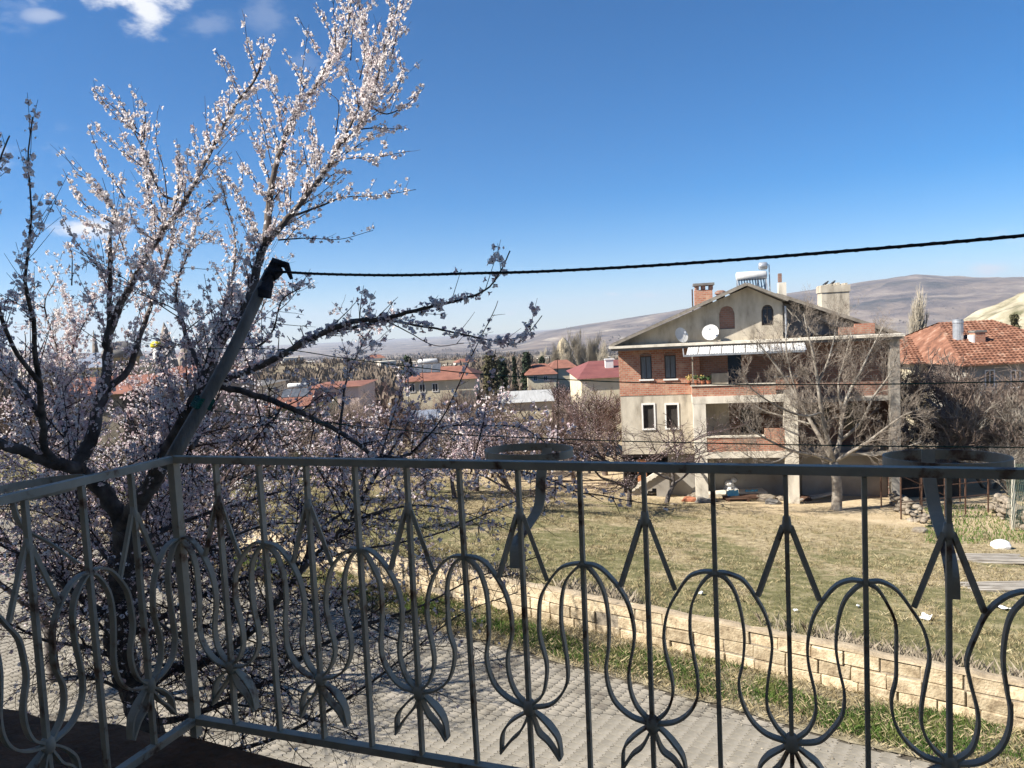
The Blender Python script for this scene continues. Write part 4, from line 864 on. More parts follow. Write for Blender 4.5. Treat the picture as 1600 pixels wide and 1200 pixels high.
tag(blades('field_straw', np.stack([x, y, gz(x, y)-.01], -1), NR.uniform(.02, .075, len(x)), NR.uniform(.003, .008, len(x)), MT['straw'], 1.8), 'pale dry straw lying over the empty field', 'straw', kind='stuff')
s_, d_, x, y = scatter(16000, -20, 24, .3, 18, lambda *a: on_field(*a) & ((fbm(a[2]*.8, a[3]*.8, 4, 81)+NR.normal(0, .15, len(a[0]))) > .08), 1.5)
x, y = clump(s_, d_, 14, .05)
tag(blades('grass_clumps', np.stack([x, y, gz(x, y)-.01], -1), NR.uniform(.04, .14, len(x)), NR.uniform(.002, .005, len(x)), mat('pale_dry_clump', [(.16, .12, .06), (.36, .30, .17), (.52, .46, .30)], scale=3, transl=.15), 1.2), 'clumps of taller dry grass dotted over the field', 'grass', kind='stuff')
s_, d_, x, y = scatter(22000, -16, 14, .28, 1.6, lambda s_, d_, x, y: (fbm(s_*.8, d_, 3, 61)) > .0, 1.5)
tag(blades('dead_weeds', np.stack([x, y, gz(x, y)-.01], -1), NR.uniform(.12, .38, len(x)), NR.uniform(.002, .004, len(x)), mat('dead_weed_stalk', [(.22, .18, .13), (.40, .35, .27)], scale=2), .8), 'tall grey dead weeds standing behind the block wall', 'weeds', kind='stuff')

# ---------------------------------------------------------------- the unfinished brick house
HY = 35.0
HRZ = radians(-12); HPV = np.array([11, 35.])
def hrot(p, a): c_, s_ = cos(a), sin(a); x, y = p[0]-HPV[0], p[1]-HPV[1]; return np.array([c_*x-s_*y+HPV[0], s_*x+c_*y+HPV[1], p[2]])
_e = hrot(EYE, -HRZ)
def hat(x, y, Y):        # point on the plane Y of the house's own frame seen at a photograph pixel
    d = hrot(ray(x, y)+np.array([HPV[0], HPV[1], 0]), -HRZ)-np.array([HPV[0], HPV[1], 0]); return _e+d*((Y-_e[1])/d[1])
def hx(px_, py_, Y=HY): q = hat(px_, py_, Y); return q[0], q[2]
house = thing('brick_house', (11, 35, -2.6), 'unfinished three storey house of red brick and plaster beyond the field', 'house')
HO = (11, 35, -2.6); house.rotation_euler = (0, 0, HRZ)
hset = []
def hp(name, b, m, parent=house, label=None, smooth=False):
    o = b.build(name, m, parent, origin=HO, smooth=smooth)
    if label: o['label'] = label
    return o
GND = -3.9; X0 = hx(967, 580)[0]; XB = hx(1080, 580)[0]; XR = hx(1249, 600)[0]; XE = hx(1402, 600)[0]; EZ = hx(1150, 533)[1]; DEEP = 45.0

# main wall with real openings: built of piers and bands
def wall_grid(name, x0, x1, z0, z1, y, th, holes, m):
    xs = sorted(set([x0, x1]+[h[0] for h in holes]+[h[1] for h in holes])); zs = sorted(set([z0, z1]+[h[2] for h in holes]+[h[3] for h in holes])); b = MB()
    for i in range(len(xs)-1):
        run = None
        for j in range(len(zs)-1):
            cxm, czm = (xs[i]+xs[i+1])/2, (zs[j]+zs[j+1])/2
            inside = any(h[0] < cxm < h[1] and h[2] < czm < h[3] for h in holes)
            if not inside: run = (run[0], zs[j+1]) if run else (zs[j], zs[j+1])
            if (inside or j == len(zs)-2) and run:
                b.box((xs[i], y, run[0]), (xs[i+1], y+th, run[1])); run = None
    return b
zs1 = 2.80                                                       # brick above, plaster below
UW = [(6.19, 6.74, 3.60, 4.72), (7.35, 7.89, 3.58, 4.72)]
LW = [(6.24, 6.76, 1.17, 2.34), (7.35, 7.89, 1.17, 2.31)]
hp('wall', wall_grid('w', X0, XB+.4, zs1, EZ-.1, HY, .24, UW, 0), MT['brick'], label='red brick upper wall left of the balconies')
hp('wall', wall_grid('w', X0+.02, XB+.4, -.1, zs1, HY+.02, .22, LW, 0), MT['plaster'], label='stained plaster wall of the middle floor')
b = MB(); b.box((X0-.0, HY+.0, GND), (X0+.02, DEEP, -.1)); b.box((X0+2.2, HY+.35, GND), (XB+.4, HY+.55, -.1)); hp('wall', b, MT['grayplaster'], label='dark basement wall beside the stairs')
b = MB(); b.box((X0, HY+.24, -.1), (X0+.24, DEEP, EZ-.1)); hp('side_wall', b, MT['brick'])
b = MB(); b.box((X0, DEEP, GND), (XE, DEEP+.24, EZ)); hp('rear_wall', b, MT['plaster'])
# windows
def window(x0, x1, z0, z1, y, fm, gm, arch=0, sill=True, bars=1, parent=house):
    b = MB(); w = .055
    b.box((x0, y+.06, z0), (x0+w, y+.12, z1)); b.box((x1-w, y+.06, z0), (x1, y+.12, z1)); b.box((x0+w, y+.06, z0), (x1-w, y+.12, z0+w)); b.box((x0+w, y+.06, z1-w), (x1-w, y+.12, z1))
    for k in range(bars): xm = x0+(x1-x0)*(k+1)/(bars+1); b.box((xm-.02, y+.065, z0+w), (xm+.02, y+.115, z1-w))
    fr = hp('window', b, fm, parent)
    g = MB(); g.box((x0+w*.5, y+.085, z0+w*.5), (x1-w*.5, y+.095, z1-w*.5)); hp('pane', g, gm, fr)
    if sill: s_ = MB(); s_.box((x0-.08, y-.07, z0-.07), (x1+.08, y+.06, z0-.002)); hp('sill', s_, MT['whitepaint'], fr)
    return fr
WDK = mat('dark_window_frame', [(.07, .06, .055)], rough=.6)
for (x0, x1, z0, z1) in UW: window(x0, x1, z0, z1, HY, WDK, MT['curtain'], bars=1)
window(*LW[0], HY+.02, WDK, MT['dark'], bars=0); fr = window(*LW[1], HY+.02, WDK, MT['dark'], bars=0)
for (x0, x1, z0, z1) in LW:
    b = MB(); b.box((x0-.07, HY-.02, z0), (x0, HY+.06, z1)); b.box((x1, HY-.02, z0), (x1+.07, HY+.06, z1)); b.box((x0-.07, HY-.02, z1), (x1+.07, HY+.06, z1+.08)); hp('window_surround', b, MT['whitepaint'])
    b = MB(); b.box((x0, HY+.26, z0), (x0+.15, HY+.5, z1)); hp('curtain', b, MT['orange'])
# blank lintel arches above upper windows
for (x0, x1, z0, z1) in UW:
    b = MB(); n = 7
    poly = [(x0-.03, z1)]+[((x0+x1)/2+(x1-x0)/2*1.08*cos(pi-pi*i/n), z1+.16*sin(pi*i/n)) for i in range(n+1)]+[(x1+.03, z1)]
    b.ext_y(poly, HY-.02, HY+.02); hp('lintel_arch', b, MT['brickdark'])
# --- balcony block
BY = 33.55
def bz(px_, py_): return hat(px_, py_, BY)
xl, xr2 = hat(1084, 660, BY)[0], hat(1247, 660, BY)[0]     # outer faces
pw = .56
b = MB(); b.box((xl, BY, GND), (xl+pw, BY+.5, 2.48)); hp('pillar', b, MT['plasterlight'])
b = MB(); b.box((xr2-pw-.02, BY, GND), (xr2, BY+.5, 3.04)); hp('pillar', b, MT['plasterlight'])
b = MB(); b.box((xr2-pw-.35, BY-.02, 3.04), (xr2+.02, BY+.5, 3.56)); hp('brick_pier', b, MT['brick'])
b = MB(); b.box((xr2-pw-.37, BY-.05, 3.56), (xr2+.05, BY+.53, 3.61)); hp('pier_cap', b, MT['plasterlight'])
z1 = bz(1090, 632)[2]; z2 = bz(1090, 641)[2]
b = MB(); b.box((xl-.03, BY-.01, 2.48), (xr2-pw-.02, HY, 2.82)); hp('beam', b, MT['plasterlight'])
b = MB(); b.box((xl-.03, BY+.02, 2.82), (xr2-pw-.35, BY+.22, 3.30)); b.box((xl-.03, BY+.22, 2.82), (xl+.17, HY, 3.30)); hp('parapet', b, MT['brick'])
b = MB(); b.box((xl-.10, BY-.04, 3.30), (xr2-pw-.35, BY+.28, 3.35)); hp('parapet_cap', b, MT['plasterlight'])
zb = bz(1103, 712)[2]; zp = bz(1103, 683)[2]
b = MB(); b.box((xl+pw, BY-.01, -.08), (xr2-pw-.02, HY, .23)); hp('beam', b, MT['plasterlight'])
b = MB(); b.box((xl+pw, BY+.02, .23), (xr2-pw-.02, BY+.22, .88)); hp('parapet', b, MT['brick'])
b = MB(); b.box((xl+pw-.02, BY-.03, .88), (xr2-pw-.9, BY+.27, .95)); hp('parapet_cap', b, MT['plasterlight'])
b = MB(); b.box((xr2-pw-.88, BY+.03, .882), (xr2-pw-.02, BY+.20, 1.25)); hp('brick_pier', b, MT['brick'])
# middle balcony: inner walls
b = MB(); b.box((XB+.4, HY+.6, -.02), (XB+1.75, HY+.8, 2.48)); b.box((xl+.02, BY+.5, -.1), (xl+.2, HY+.6, 2.48)); hp('inner_wall', b, MT['plasterlight'])
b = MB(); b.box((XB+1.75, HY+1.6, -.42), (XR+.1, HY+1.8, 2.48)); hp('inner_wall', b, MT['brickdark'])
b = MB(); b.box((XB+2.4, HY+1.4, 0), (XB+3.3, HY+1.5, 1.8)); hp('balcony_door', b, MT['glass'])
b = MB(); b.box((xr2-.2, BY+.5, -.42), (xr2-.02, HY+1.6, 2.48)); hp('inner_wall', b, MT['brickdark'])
# upper balcony: back wall, blue door, half-height plaster panel
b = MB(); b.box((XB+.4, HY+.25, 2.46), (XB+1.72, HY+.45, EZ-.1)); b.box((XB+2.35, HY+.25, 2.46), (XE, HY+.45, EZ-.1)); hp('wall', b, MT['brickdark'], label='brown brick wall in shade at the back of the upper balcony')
b = MB(); b.box((XB+.95, HY+.16, 2.7), (XB+1.72, HY+.25, 3.75)); hp('plaster_panel', b, MT['plaster'])
b = MB(); b.box((XB+1.72, HY+.3, 2.46), (XB+2.35, HY+.36, EZ-.15)); hp('balcony_door', b, MT['glassblue'], label='tall dark blue balcony door')
b = MB(); q = hat(1081, 560, BY+.1); b.box((xl+.0, BY+.06, 3.35), (xl+.05, BY+.11, 4.72)); hp('awning_post', b, MT['woodtrim'])
# slab line under the gable
b = MB(); xsl = hat(951, 546, HY-.9)[0]
b.box((xsl, HY-.9, EZ-.08), (XE+.1, HY+.3, EZ+.03)); hp('eave_slab', b, MT['plasterlight'])
b = MB(); b.box((xsl+.1, HY-.82, EZ-.2), (XE+.05, HY+.25, EZ-.08)); hp('eave_beam', b, MT['roofgrey'])
# awning: white corrugated sheets on a sloping frame
ax0, ax1 = hat(1068, 552, HY-1.9)[0], hat(1256, 545, HY-1.9)[0]
n = 10; zt_, zb_ = hat(1150, 540, HY-.92)[2], hat(1150, 551, HY-2.1)[2]; yt, yb = HY-.92, HY-2.1
b = MB()
for i in range(n):
    x = ax0+.12+(ax1-ax0)*i/n; w_ = (ax1-ax0)/n-.035
    b = MB(); V = []; F = []
    for j in range(9):
        u = x+w_*j/8; c_ = .016*(j % 2)
        V += [(u+.12, yt, zt_+c_), (u, yb, zb_+c_), (u, yb, zb_+c_-.012), (u+.12, yt, zt_+c_-.012)]
    for j in range(8):
        for k in range(4): F.append((j*4+k, j*4+(k+1) % 4, j*4+4+(k+1) % 4, j*4+4+k))
    b.add(V, F); hp('awning_sheet', b, MT['whitemetal'])
b = MB(); b.beam((ax0-.02, yb-.03, zb_-.05), (ax1, yb-.03, zb_-.05), .07, .08); b.beam((ax0, yt, zt_-.06), (ax0, yb, zb_-.05), .05, .06); b.beam((ax1, yt, zt_-.06), (ax1, yb, zb_-.05), .05, .06); hp('awning_frame', b, MT['metalgrey'])
# gable wall
ap = hx(1168, 447); al = (X0-.25, EZ+.03); arx, arz = hx(1229, 473)
slope = (ap[1]-EZ)/(ap[0]-hx(951, 545)[0])
zr = lambda x: ap[1]-abs(x-ap[0])*(slope if x < ap[0] else (ap[1]-arz)/(arx-ap[0]))
gr = hx(1223, 500)[0]; AW = (hx(1190, 500)[0], hx(1209, 500)[0], hx(1200, 508)[1], hx(1200, 476)[1]); BW_ = (hx(1124, 500)[0], hx(1148, 500)[0], hx(1136, 514)[1], hx(1136, 478)[1])
def arch(x0, x1, z0, z1, n=10): r = (x1-x0)/2; zc = z1-r; return [(x0, z0), (x1, z0)]+[((x0+x1)/2+r*cos(pi*i/n), zc+r*sin(pi*i/n)) for i in range(n+1)]
# pieces around the arched window (hole), left of it solid
def col(x0, x1, zlo0, zlo1, zhi0, zhi1): return [(x0, zlo0), (x1, zlo1), (x1, zhi1), (x0, zhi0)]
b = MB(); y0, y1 = HY, HY+.24; zf = EZ+.03
for hole in (AW, BW_):
    pass
xsx = [X0+.05]+[0]*0
def hole_cols(h, n=8):
    r = (h[1]-h[0])/2; xm = (h[0]+h[1])/2; zc = h[3]-r
    for i in range(n):
        xa = h[0]+(h[1]-h[0])*i/n; xb = h[0]+(h[1]-h[0])*(i+1)/n
        f = lambda x: zc+sqrt(max(0, r*r-(x-xm)**2))
        b.ext_y(col(xa, xb, f(xa), f(xb), zr(xa)-.05, zr(xb)-.05), y0, y1); b.ext_y([(xa, zf), (xb, zf), (xb, h[2]), (xa, h[2])], y0, y1)
xleft = ap[0]-(ap[1]-.05-zf)/slope
b.ext_y([(xleft, zf), (BW_[0], zf), (BW_[0], zr(BW_[0])-.05)], y0, y1); hole_cols(BW_)
b.ext_y([(BW_[1], zf), (AW[0], zf), (AW[0], zr(AW[0])-.05), (ap[0], ap[1]-.05), (BW_[1], zr(BW_[1])-.05)][::1], y0, y1); hole_cols(AW)
b.ext_y([(AW[1], zf), (gr, zf), (gr, zr(gr)-.05), (AW[1], zr(AW[1])-.05)], y0, y1)
b.box((gr-.24, HY+.24, zf), (gr, DEEP, zr(gr)-.05)); hp('gable_wall', b, MT['plaster'])
b = MB(); b.ext_y(arch(*BW_), HY+.06, HY+.16); hp('arched_infill', b, MT['brickdark'], label='arched opening bricked up')
b = MB(); b.ext_y(arch(*AW), HY+.14, HY+.16); pn = hp('arched_window', b, MT['glassblue'])
b = MB(); P_ = arch(AW[0]+.03, AW[1]-.03, AW[2]+.03, AW[3]-.03); b.tube([(p[0], HY+.10, p[1]) for p in P_]+[(P_[0][0], HY+.10, P_[0][1])], .035, 4); xm = (AW[0]+AW[1])/2; b.box((xm-.02, HY+.09, AW[2]), (xm+.02, HY+.13, AW[3])); b.box((AW[0], HY+.09, AW[2]+.75), (AW[1], HY+.13, AW[2]+.79)); hp('frame', b, WDK, pn)
# roof planes with board edges
def roofplane(xa, za, xb, zb_, y0, y1, th, m, name='roof'):
    b = MB(); nx_ = -(zb_-za); nz_ = xb-xa; L_ = sqrt(nx_**2+nz_**2); nx_ /= L_; nz_ /= L_
    b.ext_y([(xa, za), (xb, zb_), (xb+nx_*th, zb_+nz_*th), (xa+nx_*th, za+nz_*th)], y0, y1); return hp(name, b, m)
lx, lz = hx(953, 543, HY-.9); apx, apz = hx(1168, 445, HY-.9); rx_, rz_ = hx(1231, 470, HY-.9)
roofplane(lx, lz, apx, apz, HY-.72, DEEP+.5, .10, MT['roofgrey']); roofplane(apx, apz, rx_, rz_, HY-.72, DEEP+.5, .10, MT['roofgrey'])
for (xa, za, xb, zb_) in ((lx-.02, lz-.02, apx, apz-.02), (apx, apz-.02, rx_+.03, rz_-.02)):
    roofplane(xa, za, xb, zb_, HY-.77, HY-.72, .13, MT['woodtrim'], 'barge_board')
# tiles seen edge-on on the left slope
b = MB()
nT = 46
for i in range(nT):
    t = i/nT; x = lx+(apx-lx)*t; z = lz+(apz-lz)*t; b.obox((x+.08, HY+4.75, z+.135+.02), (.115, 0, .115*slope+.016), (0, 5.1, 0), (-.004, 0, .012))
tag(hp('roof_tiles', b, MT['roofgrey']), kind='stuff')
# right lower roof, further back
r0 = hx(1231, 467, HY+2.5); r1 = hx(1402, 524, HY+2.5)
roofplane(r0[0]-.6, r0[1]+.2, r1[0], r1[1]-.0, HY+2.2, DEEP+.4, .12, MT['roofgrey']); roofplane(r0[0]-.4, r0[1]+.10, r1[0]+.03, r1[1]-.02, HY+2.14, HY+2.2, .16, MT['woodtrim'], 'barge_board')
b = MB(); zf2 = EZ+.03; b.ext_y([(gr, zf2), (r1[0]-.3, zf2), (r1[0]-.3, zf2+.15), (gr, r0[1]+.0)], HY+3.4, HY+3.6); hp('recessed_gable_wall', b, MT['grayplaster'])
b = MB(); q0 = hx(1335, 522, HY+1.5); q1 = hx(1366, 503, HY+1.5); b.box((q0[0], HY+1.4, zf2), (q1[0], HY+1.6, q1[1]-.05)); b.box((q0[0]-.7, HY+1.4, zf2), (q0[0], HY+1.6, zf2+.35)); hp('attic_parapet', b, MT['brick'])
# slanted pale plate shaped and coloured as the sunlit patch on the recessed gable
b = MB(); b.ext_y([hx(1266, 490, HY+3), hx(1296, 508, HY+3), hx(1330, 516, HY+3), hx(1345, 514, HY+3), hx(1300, 497, HY+3)][::-1], HY+2.9, HY+3.0); hp('sunlit_patch_plate', b, MT['plaster'])
b = MB(); b.tube([(gr+.12, HY-.1, zf2), (gr+.12, HY-.1, zf2+.9), (gr+.1, HY-.12, zf2+1.5)], .045, 6); hp('drain_pipe', b, MT['metalgrey'])
# right wing: deep shaded loggia under the slab
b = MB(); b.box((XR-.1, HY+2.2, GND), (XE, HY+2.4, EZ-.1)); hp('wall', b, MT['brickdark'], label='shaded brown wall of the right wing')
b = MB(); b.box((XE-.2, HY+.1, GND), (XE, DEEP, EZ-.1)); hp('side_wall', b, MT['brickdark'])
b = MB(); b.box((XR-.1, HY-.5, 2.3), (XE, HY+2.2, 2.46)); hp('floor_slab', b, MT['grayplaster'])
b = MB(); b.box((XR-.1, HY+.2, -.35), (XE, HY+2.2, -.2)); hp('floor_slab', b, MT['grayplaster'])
b = MB(); b.box((XR+.9, HY+1.0, 2.46), (XE-.1, HY+1.2, 3.4)); hp('parapet', b, MT['brick'])
b = MB(); b.box((XE-.45, HY-.6, GND), (XE-.05, HY-.2, EZ-.2)); hp('pillar', b, MT['grayplaster'])
for (x0, x1, z0, z1_) in ((14.4, 15.2, .7, 1.9), (15.9, 16.7, .6, 1.9), (14.4, 15.2, 3.5, 4.7)):
    b = MB(); b.box((x0, HY+2.12, z0), (x1, HY+2.2, z1_)); hp('window', b, MT['glass'])
# ground floor back walls
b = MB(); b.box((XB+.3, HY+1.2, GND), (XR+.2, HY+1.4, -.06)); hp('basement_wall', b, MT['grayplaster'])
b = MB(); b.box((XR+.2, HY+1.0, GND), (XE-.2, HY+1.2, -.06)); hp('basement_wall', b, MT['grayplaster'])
b = MB(); b.box((XB+.75, HY+1.1, GND), (XB+1.0, HY+1.2, -.06)); hp('inner_pillar', b, MT['plasterlight'])
# stairs with slanting parapet
sx0, sz0 = hx(985, 765, HY-.4); sx1, sz1 = hx(1045, 728, HY-.4)
b = MB()
for i in range(9):
    xa = sx0+(sx1-sx0)*i/9; za = sz0-.1+(sz1-sz0)*i/9; b.box((xa, HY-.35, GND if i > 5 else za-.5), (xa+(sx1-sx0)/9, HY+.3, za))
hp('stair_steps', b, MT['grayplaster'])
b = MB(); b.ext_y([(sx0, sz0-.12), (sx1, sz1-.12), (sx1, sz1+.12), (sx0, sz0+.10)], HY-.5, HY-.35); hp('stair_parapet', b, MT['plasterlight'])
b = MB(); b.box((5.85, HY+.25, -2.6), (6.3, HY+.33, -.4)); hp('stair_door', b, MT['orange'], label='orange painted door by the stairs')
# chimneys
def boxpx(b, x0, y0, x1, y1, Y, dep=.8, zlow=None):
    a = hat(x0, y1, Y); c = hat(x1, y0, Y); b.box((a[0], Y, a[2] if zlow is None else zlow), (c[0], Y+dep, c[2])); return a[0], c[0], a[2], c[2]
Yc = 38.5
b = MB(); a = boxpx(b, 1086, 452, 1113, 480, Yc, .9)
for px0 in (1086, 1096, 1108): boxpx(b, px0, 446, px0+6, 452.5, Yc+.02, .8)
ch = hp('brick_chimney', b, MT['brick'])
b = MB(); q = hat(1083, 447, Yc); q2 = hat(1116, 440, Yc); b.box((q[0], Yc-.15, q[2]+.0), (q2[0], Yc+1.05, q[2]+.12)); hp('cap_slab', b, MT['roofgrey'], ch)
b = MB(); q = hat(1081.5, 452, Yc-.5); b.tube([(q[0], Yc-.5, q[2]-1.2), (q[0], Yc-.5, q[2])], .035, 6); hp('roof_pole', b, MT['rust'])
b = MB(); q = hat(1126, 462, Yc); b.lathe([(.22, -.5), (.22, .05), (.3, .1), (.28, .2), (.15, .28)], q, 10); hp('roof_vent', b, MT['brickdark'])
b = MB(); boxpx(b, 1217, 441, 1228.5, 466, 37.5, .5); c3 = hp('small_chimney', b, MT['plasterlight'])
b = MB(); boxpx(b, 1216.5, 427, 1221.5, 441, 37.55, .25); hp('brick_flue', b, MT['brickdark'], c3)
Yb = 42.
b = MB(); a = boxpx(b, 1285, 455, 1327, 505, Yb, 1.3); c4 = hp('big_chimney', b, MT['plaster'], label='tall plastered chimney block behind the right roof slope')
b = MB(); b.box((a[0]-.05, Yb-.05, a[3]), (a[1]+.05, Yb+1.35, a[3]+.36))
for i in range(7): b.box((a[0]-.02+(a[1]-a[0])*i/7, Yb, a[3]+.36), (a[0]+(a[1]-a[0])*(i+.6)/7, Yb+1.2, a[3]+.40+NR.uniform(0, .12)))
hp('cap', b, MT['plaster'], c4)
# satellite dishes
def dish(px_, py_, r, nrm, lab):
    p = hat(px_, py_, HY-.5); n_ = np.array(nrm, float); n_ /= np.linalg.norm(n_); a_ = np.cross(n_, (0, 0, 1)); a_ /= np.linalg.norm(a_); c_ = np.cross(a_, n_)
    t = thing('satellite_dish', (p[0], HY, p[2]), lab, 'satellite dish', 'satellite dishes on the gable'); hset.append(t)
    O = (p[0], HY, p[2]); b = MB(); V = []; F = []; k = 24; rings = 5
    for j in range(rings+1):
        rr = r*j/rings
        for i in range(k): V.append(p+a_*rr*cos(2*pi*i/k)+c_*rr*sin(2*pi*i/k)*1.05+n_*(.16*(rr/r)**2*r))
    for j in range(rings):
        for i in range(k): F.append((j*k+i, j*k+(i+1) % k, (j+1)*k+(i+1) % k, (j+1)*k+i))
    b.add(V, F); b.build('reflector', MT['whitemetal'], t, origin=O, smooth=True)
    b = MB(); e = p+n_*r*1.0-c_*.0; b.tube([p-c_*r*.95, e-c_*.1], .014, 5); b.lathe([(.04, -.05), (.05, .0), (.04, .06)], e, 8); b.build('receiver_arm', MT['metalgrey'], t, origin=O)
    b = MB(); b.tube([p-n_*.02, p-n_*.15, (p[0]-.02, HY+.02, p[2]-.15)], .025, 6); b.build('bracket', MT['metalgrey'], t, origin=O)
dish(1064, 524, .36, (.75, -1, .45), 'smaller white satellite dish turned sideways on the gable, the left one')
dish(1110, 520, .385, (-.15, -1, .5), 'round white satellite dish facing the camera under the bricked up arch')
# solar water heater
Ys = 38.0
p0 = hat(1150, 435, Ys); p1 = hat(1198, 427, Ys); zt0 = (p0[2]+p1[2])/2
sh = thing('solar_water_heater', (p0[0], Ys, zt0-1), 'silver solar water heater with a long tank on the roof ridge', 'water heater'); hset.append(sh); O = (p0[0], Ys, zt0-1)
L_ = p1[0]-p0[0]
b = MB(); k = 14; V = []; F = []
def xcyl(b, x0, x1, y, z, r, k=14, mi=0, taper=.9):
    P_ = [(x0, y, z), (x0+.001, y, z), (x0+r*.25, y, z), (x1-r*.25, y, z), (x1-.001, y, z), (x1, y, z)]; b.tube(P_, [.01, r*taper*.8, r, r, r*taper*.8, .01], k, mi)
xcyl(b, p0[0], p1[0], Ys, zt0, .225); b.build('storage_tank', MT['whitemetal'], sh, origin=O, smooth=True)
t0 = hat(1185, 414, Ys); t1 = hat(1199, 414, Ys); b = MB(); xcyl(b, t0[0], t1[0], Ys, zt0+.46, .19); b.build('feed_tank', MT['metalgrey'], sh, origin=O, smooth=True)
b = MB()
for i in range(10):
    x = p0[0]+.12+(L_-.3)*i/9; b.tube([(x, Ys-.1, zt0-.15), (x, Ys-.9, zt0-1.05)], .03, 5)
b.build('vacuum_tubes', MT['glassblue'], sh, origin=O)
b = MB()
for x in (p0[0]+.05, p1[0]-.45, p1[0]-.05):
    b.beam((x, Ys+.1, zt0-.2), (x, Ys+.15, zt0-1.3), .05, .05); b.beam((x, Ys-.1, zt0-.2), (x, Ys-1.0, zt0-1.3), .05, .05)
b.beam((p0[0], Ys+.13, zt0-.9), (p1[0], Ys+.13, zt0-.5), .04, .04); b.beam((p0[0], Ys-.9, zt0-1.05), (p1[0], Ys-.9, zt0-1.05), .05, .05)
b.build('stand', MT['metalgrey'], sh, origin=O)
b = MB(); b.tube([(p1[0]+.15, Ys, zt0-1.4), (p1[0]+.12, Ys, zt0+.5), (p1[0]-.02, Ys, zt0+.52)], .03, 6); b.build('water_pipe', MT['metalgrey'], sh, origin=O)
# birds
for (px_, py_, lab) in ((1290, 443, 'dark bird perched at the left edge of the big chimney'), (1300.5, 442, 'dark bird perched near the middle of the big chimney')):
    q = hat(px_, py_, Yb+.2); q[2] = a[3]+.40+.05
    t = thing('bird', q, lab, 'bird', 'birds on the big chimney'); hset.append(t); b = MB(); b.tube([(-.16, 0, -.02), (-.07, 0, .02), (0, 0, .05), (.07, 0, .09), (.11, 0, .15), (.14, 0, .16), (.17, 0, .15)], [.015, .04, .06, .055, .035, .038, .008], 8); b.build('body', MT['bird'], t, smooth=True)
    b = MB(); b.tube([(0, .015, .0), (.01, .015, -.05)], .006, 4); b.tube([(0, -.015, .0), (.01, -.015, -.05)], .006, 4); b.build('legs', MT['bird'], t)
# plants on the upper balcony
def leafball(b, c, r, n, sz, mi=0, squash=.8):
    V = []; F = []
    for i in range(n):
        d = NR.normal(0, 1, 3); d /= np.linalg.norm(d); p = np.array(c)+d*r*NR.uniform(.3, 1)*np.array([1, 1, squash]); u = NR.normal(0, 1, 3); u /= np.linalg.norm(u); v = np.cross(u, d); v /= max(1e-6, np.linalg.norm(v)); s_ = sz*NR.uniform(.6, 1.3)
        k_ = len(V); V += [p-u*s_, p+v*s_*.5, p+u*s_, p-v*s_*.5]; F.append((k_, k_+1, k_+2, k_+3))
    b.add(V, F, mi)
for (px_, m, nm, lab) in ((1077, 'flower', .22, 'yellowing plant in a pot at the left end of the upper balcony parapet'), (1088, 'leaf', .20, 'green potted plant beside the yellowing one on the balcony parapet'), (1098, 'leaf', .17, 'small leafy potted plant on the balcony parapet, middle of three green ones'), (1107, 'leaf', .15, 'small leafy potted plant on the balcony parapet, nearest the blue door')):
    q = hat(px_, 600, BY+.12); q[2] = 3.35
    t = thing('potted_plant', q, lab, 'plant', 'potted plants on the balcony parapet'); hset.append(t); b = MB(); b.lathe([(.07, 0), (.10, .16), (.11, .16), (.11, .19)], (0, 0, 0), 10); b.build('pot', MT['terracotta'], t)
    b = MB(); leafball(b, (0, 0, .19+nm*.7), nm, 70, .05); b.build('leaves', MT[m], t)
    if m == 'leaf':
        b = MB(); leafball(b, (0, 0, .25+nm*.8), nm*.9, 12, .035); b.build('flowers', MT['flower'], t)

for t in hset: t.location = tuple(hrot(t.location, HRZ)); t.rotation_euler = (0, 0, HRZ)
# ---------------------------------------------------------------- rubble and junk by the house
def rock(r, sq=(1, 1, .7), k=1.0):
    import bmesh
    bm = bmesh.new(); bmesh.ops.create_icosphere(bm, subdivisions=2, radius=r)
    off = NR.uniform(0, 50)
    for v in bm.verts:
        n_ = float(fbm(v.co.x/r*1.2+off, v.co.y/r*1.2+v.co.z/r*.9+off, 3, 2)); v.co *= 1+.35*n_*k; v.co.x *= sq[0]; v.co.y *= sq[1]; v.co.z *= sq[2]
    V = np.array([v.co[:] for v in bm.verts]); F_ = [tuple(v.index for v in f.verts) for f in bm.faces]; bm.free(); return V, F_
def put(name, V, F_, m, px_, Y, lab, cat, group=None, dz=0.0, rz=0):
    b = MB(); b.add(V, F_); p = gpt(px_, Y); o = b.build(name, m); o.location = (p[0], p[1], p[2]+dz); o.rotation_euler = (0, 0, rz); return tag(o, lab, cat, group)
def gY(px_, py_):     # ground point under a photograph pixel
    d = ray(px_, py_); t = 8.0
    while t < 400:
        p = EYE+d*t
        if p[2] < float(gz(p[0], p[1])): return p
        t += .05
    return EYE+d*400
def putpx(name, V, F_, m, px_, py_, lab, cat, group=None, dz=0.0, rz=0):
    p = gY(px_, py_); b = MB(); b.add(V, F_); o = b.build(name, m); o.location = (p[0], p[1], p[2]+dz); o.rotation_euler = (0, 0, rz); return tag(o, lab, cat, group)
V, F_ = rock(.26, (1.2, .9, .75)); putpx('white_bag', V, F_, MT['whitebag'], 1563, 857, 'bulging white plastic bag lying alone on the grass at the right', 'bag', dz=.10)
V, F_ = rock(.22, (1.3, .9, .7)); putpx('boulder', V, F_, MT['stone'], 1437, 832, 'pale boulder lying in the grass near the garden corner', 'stone', dz=.06)
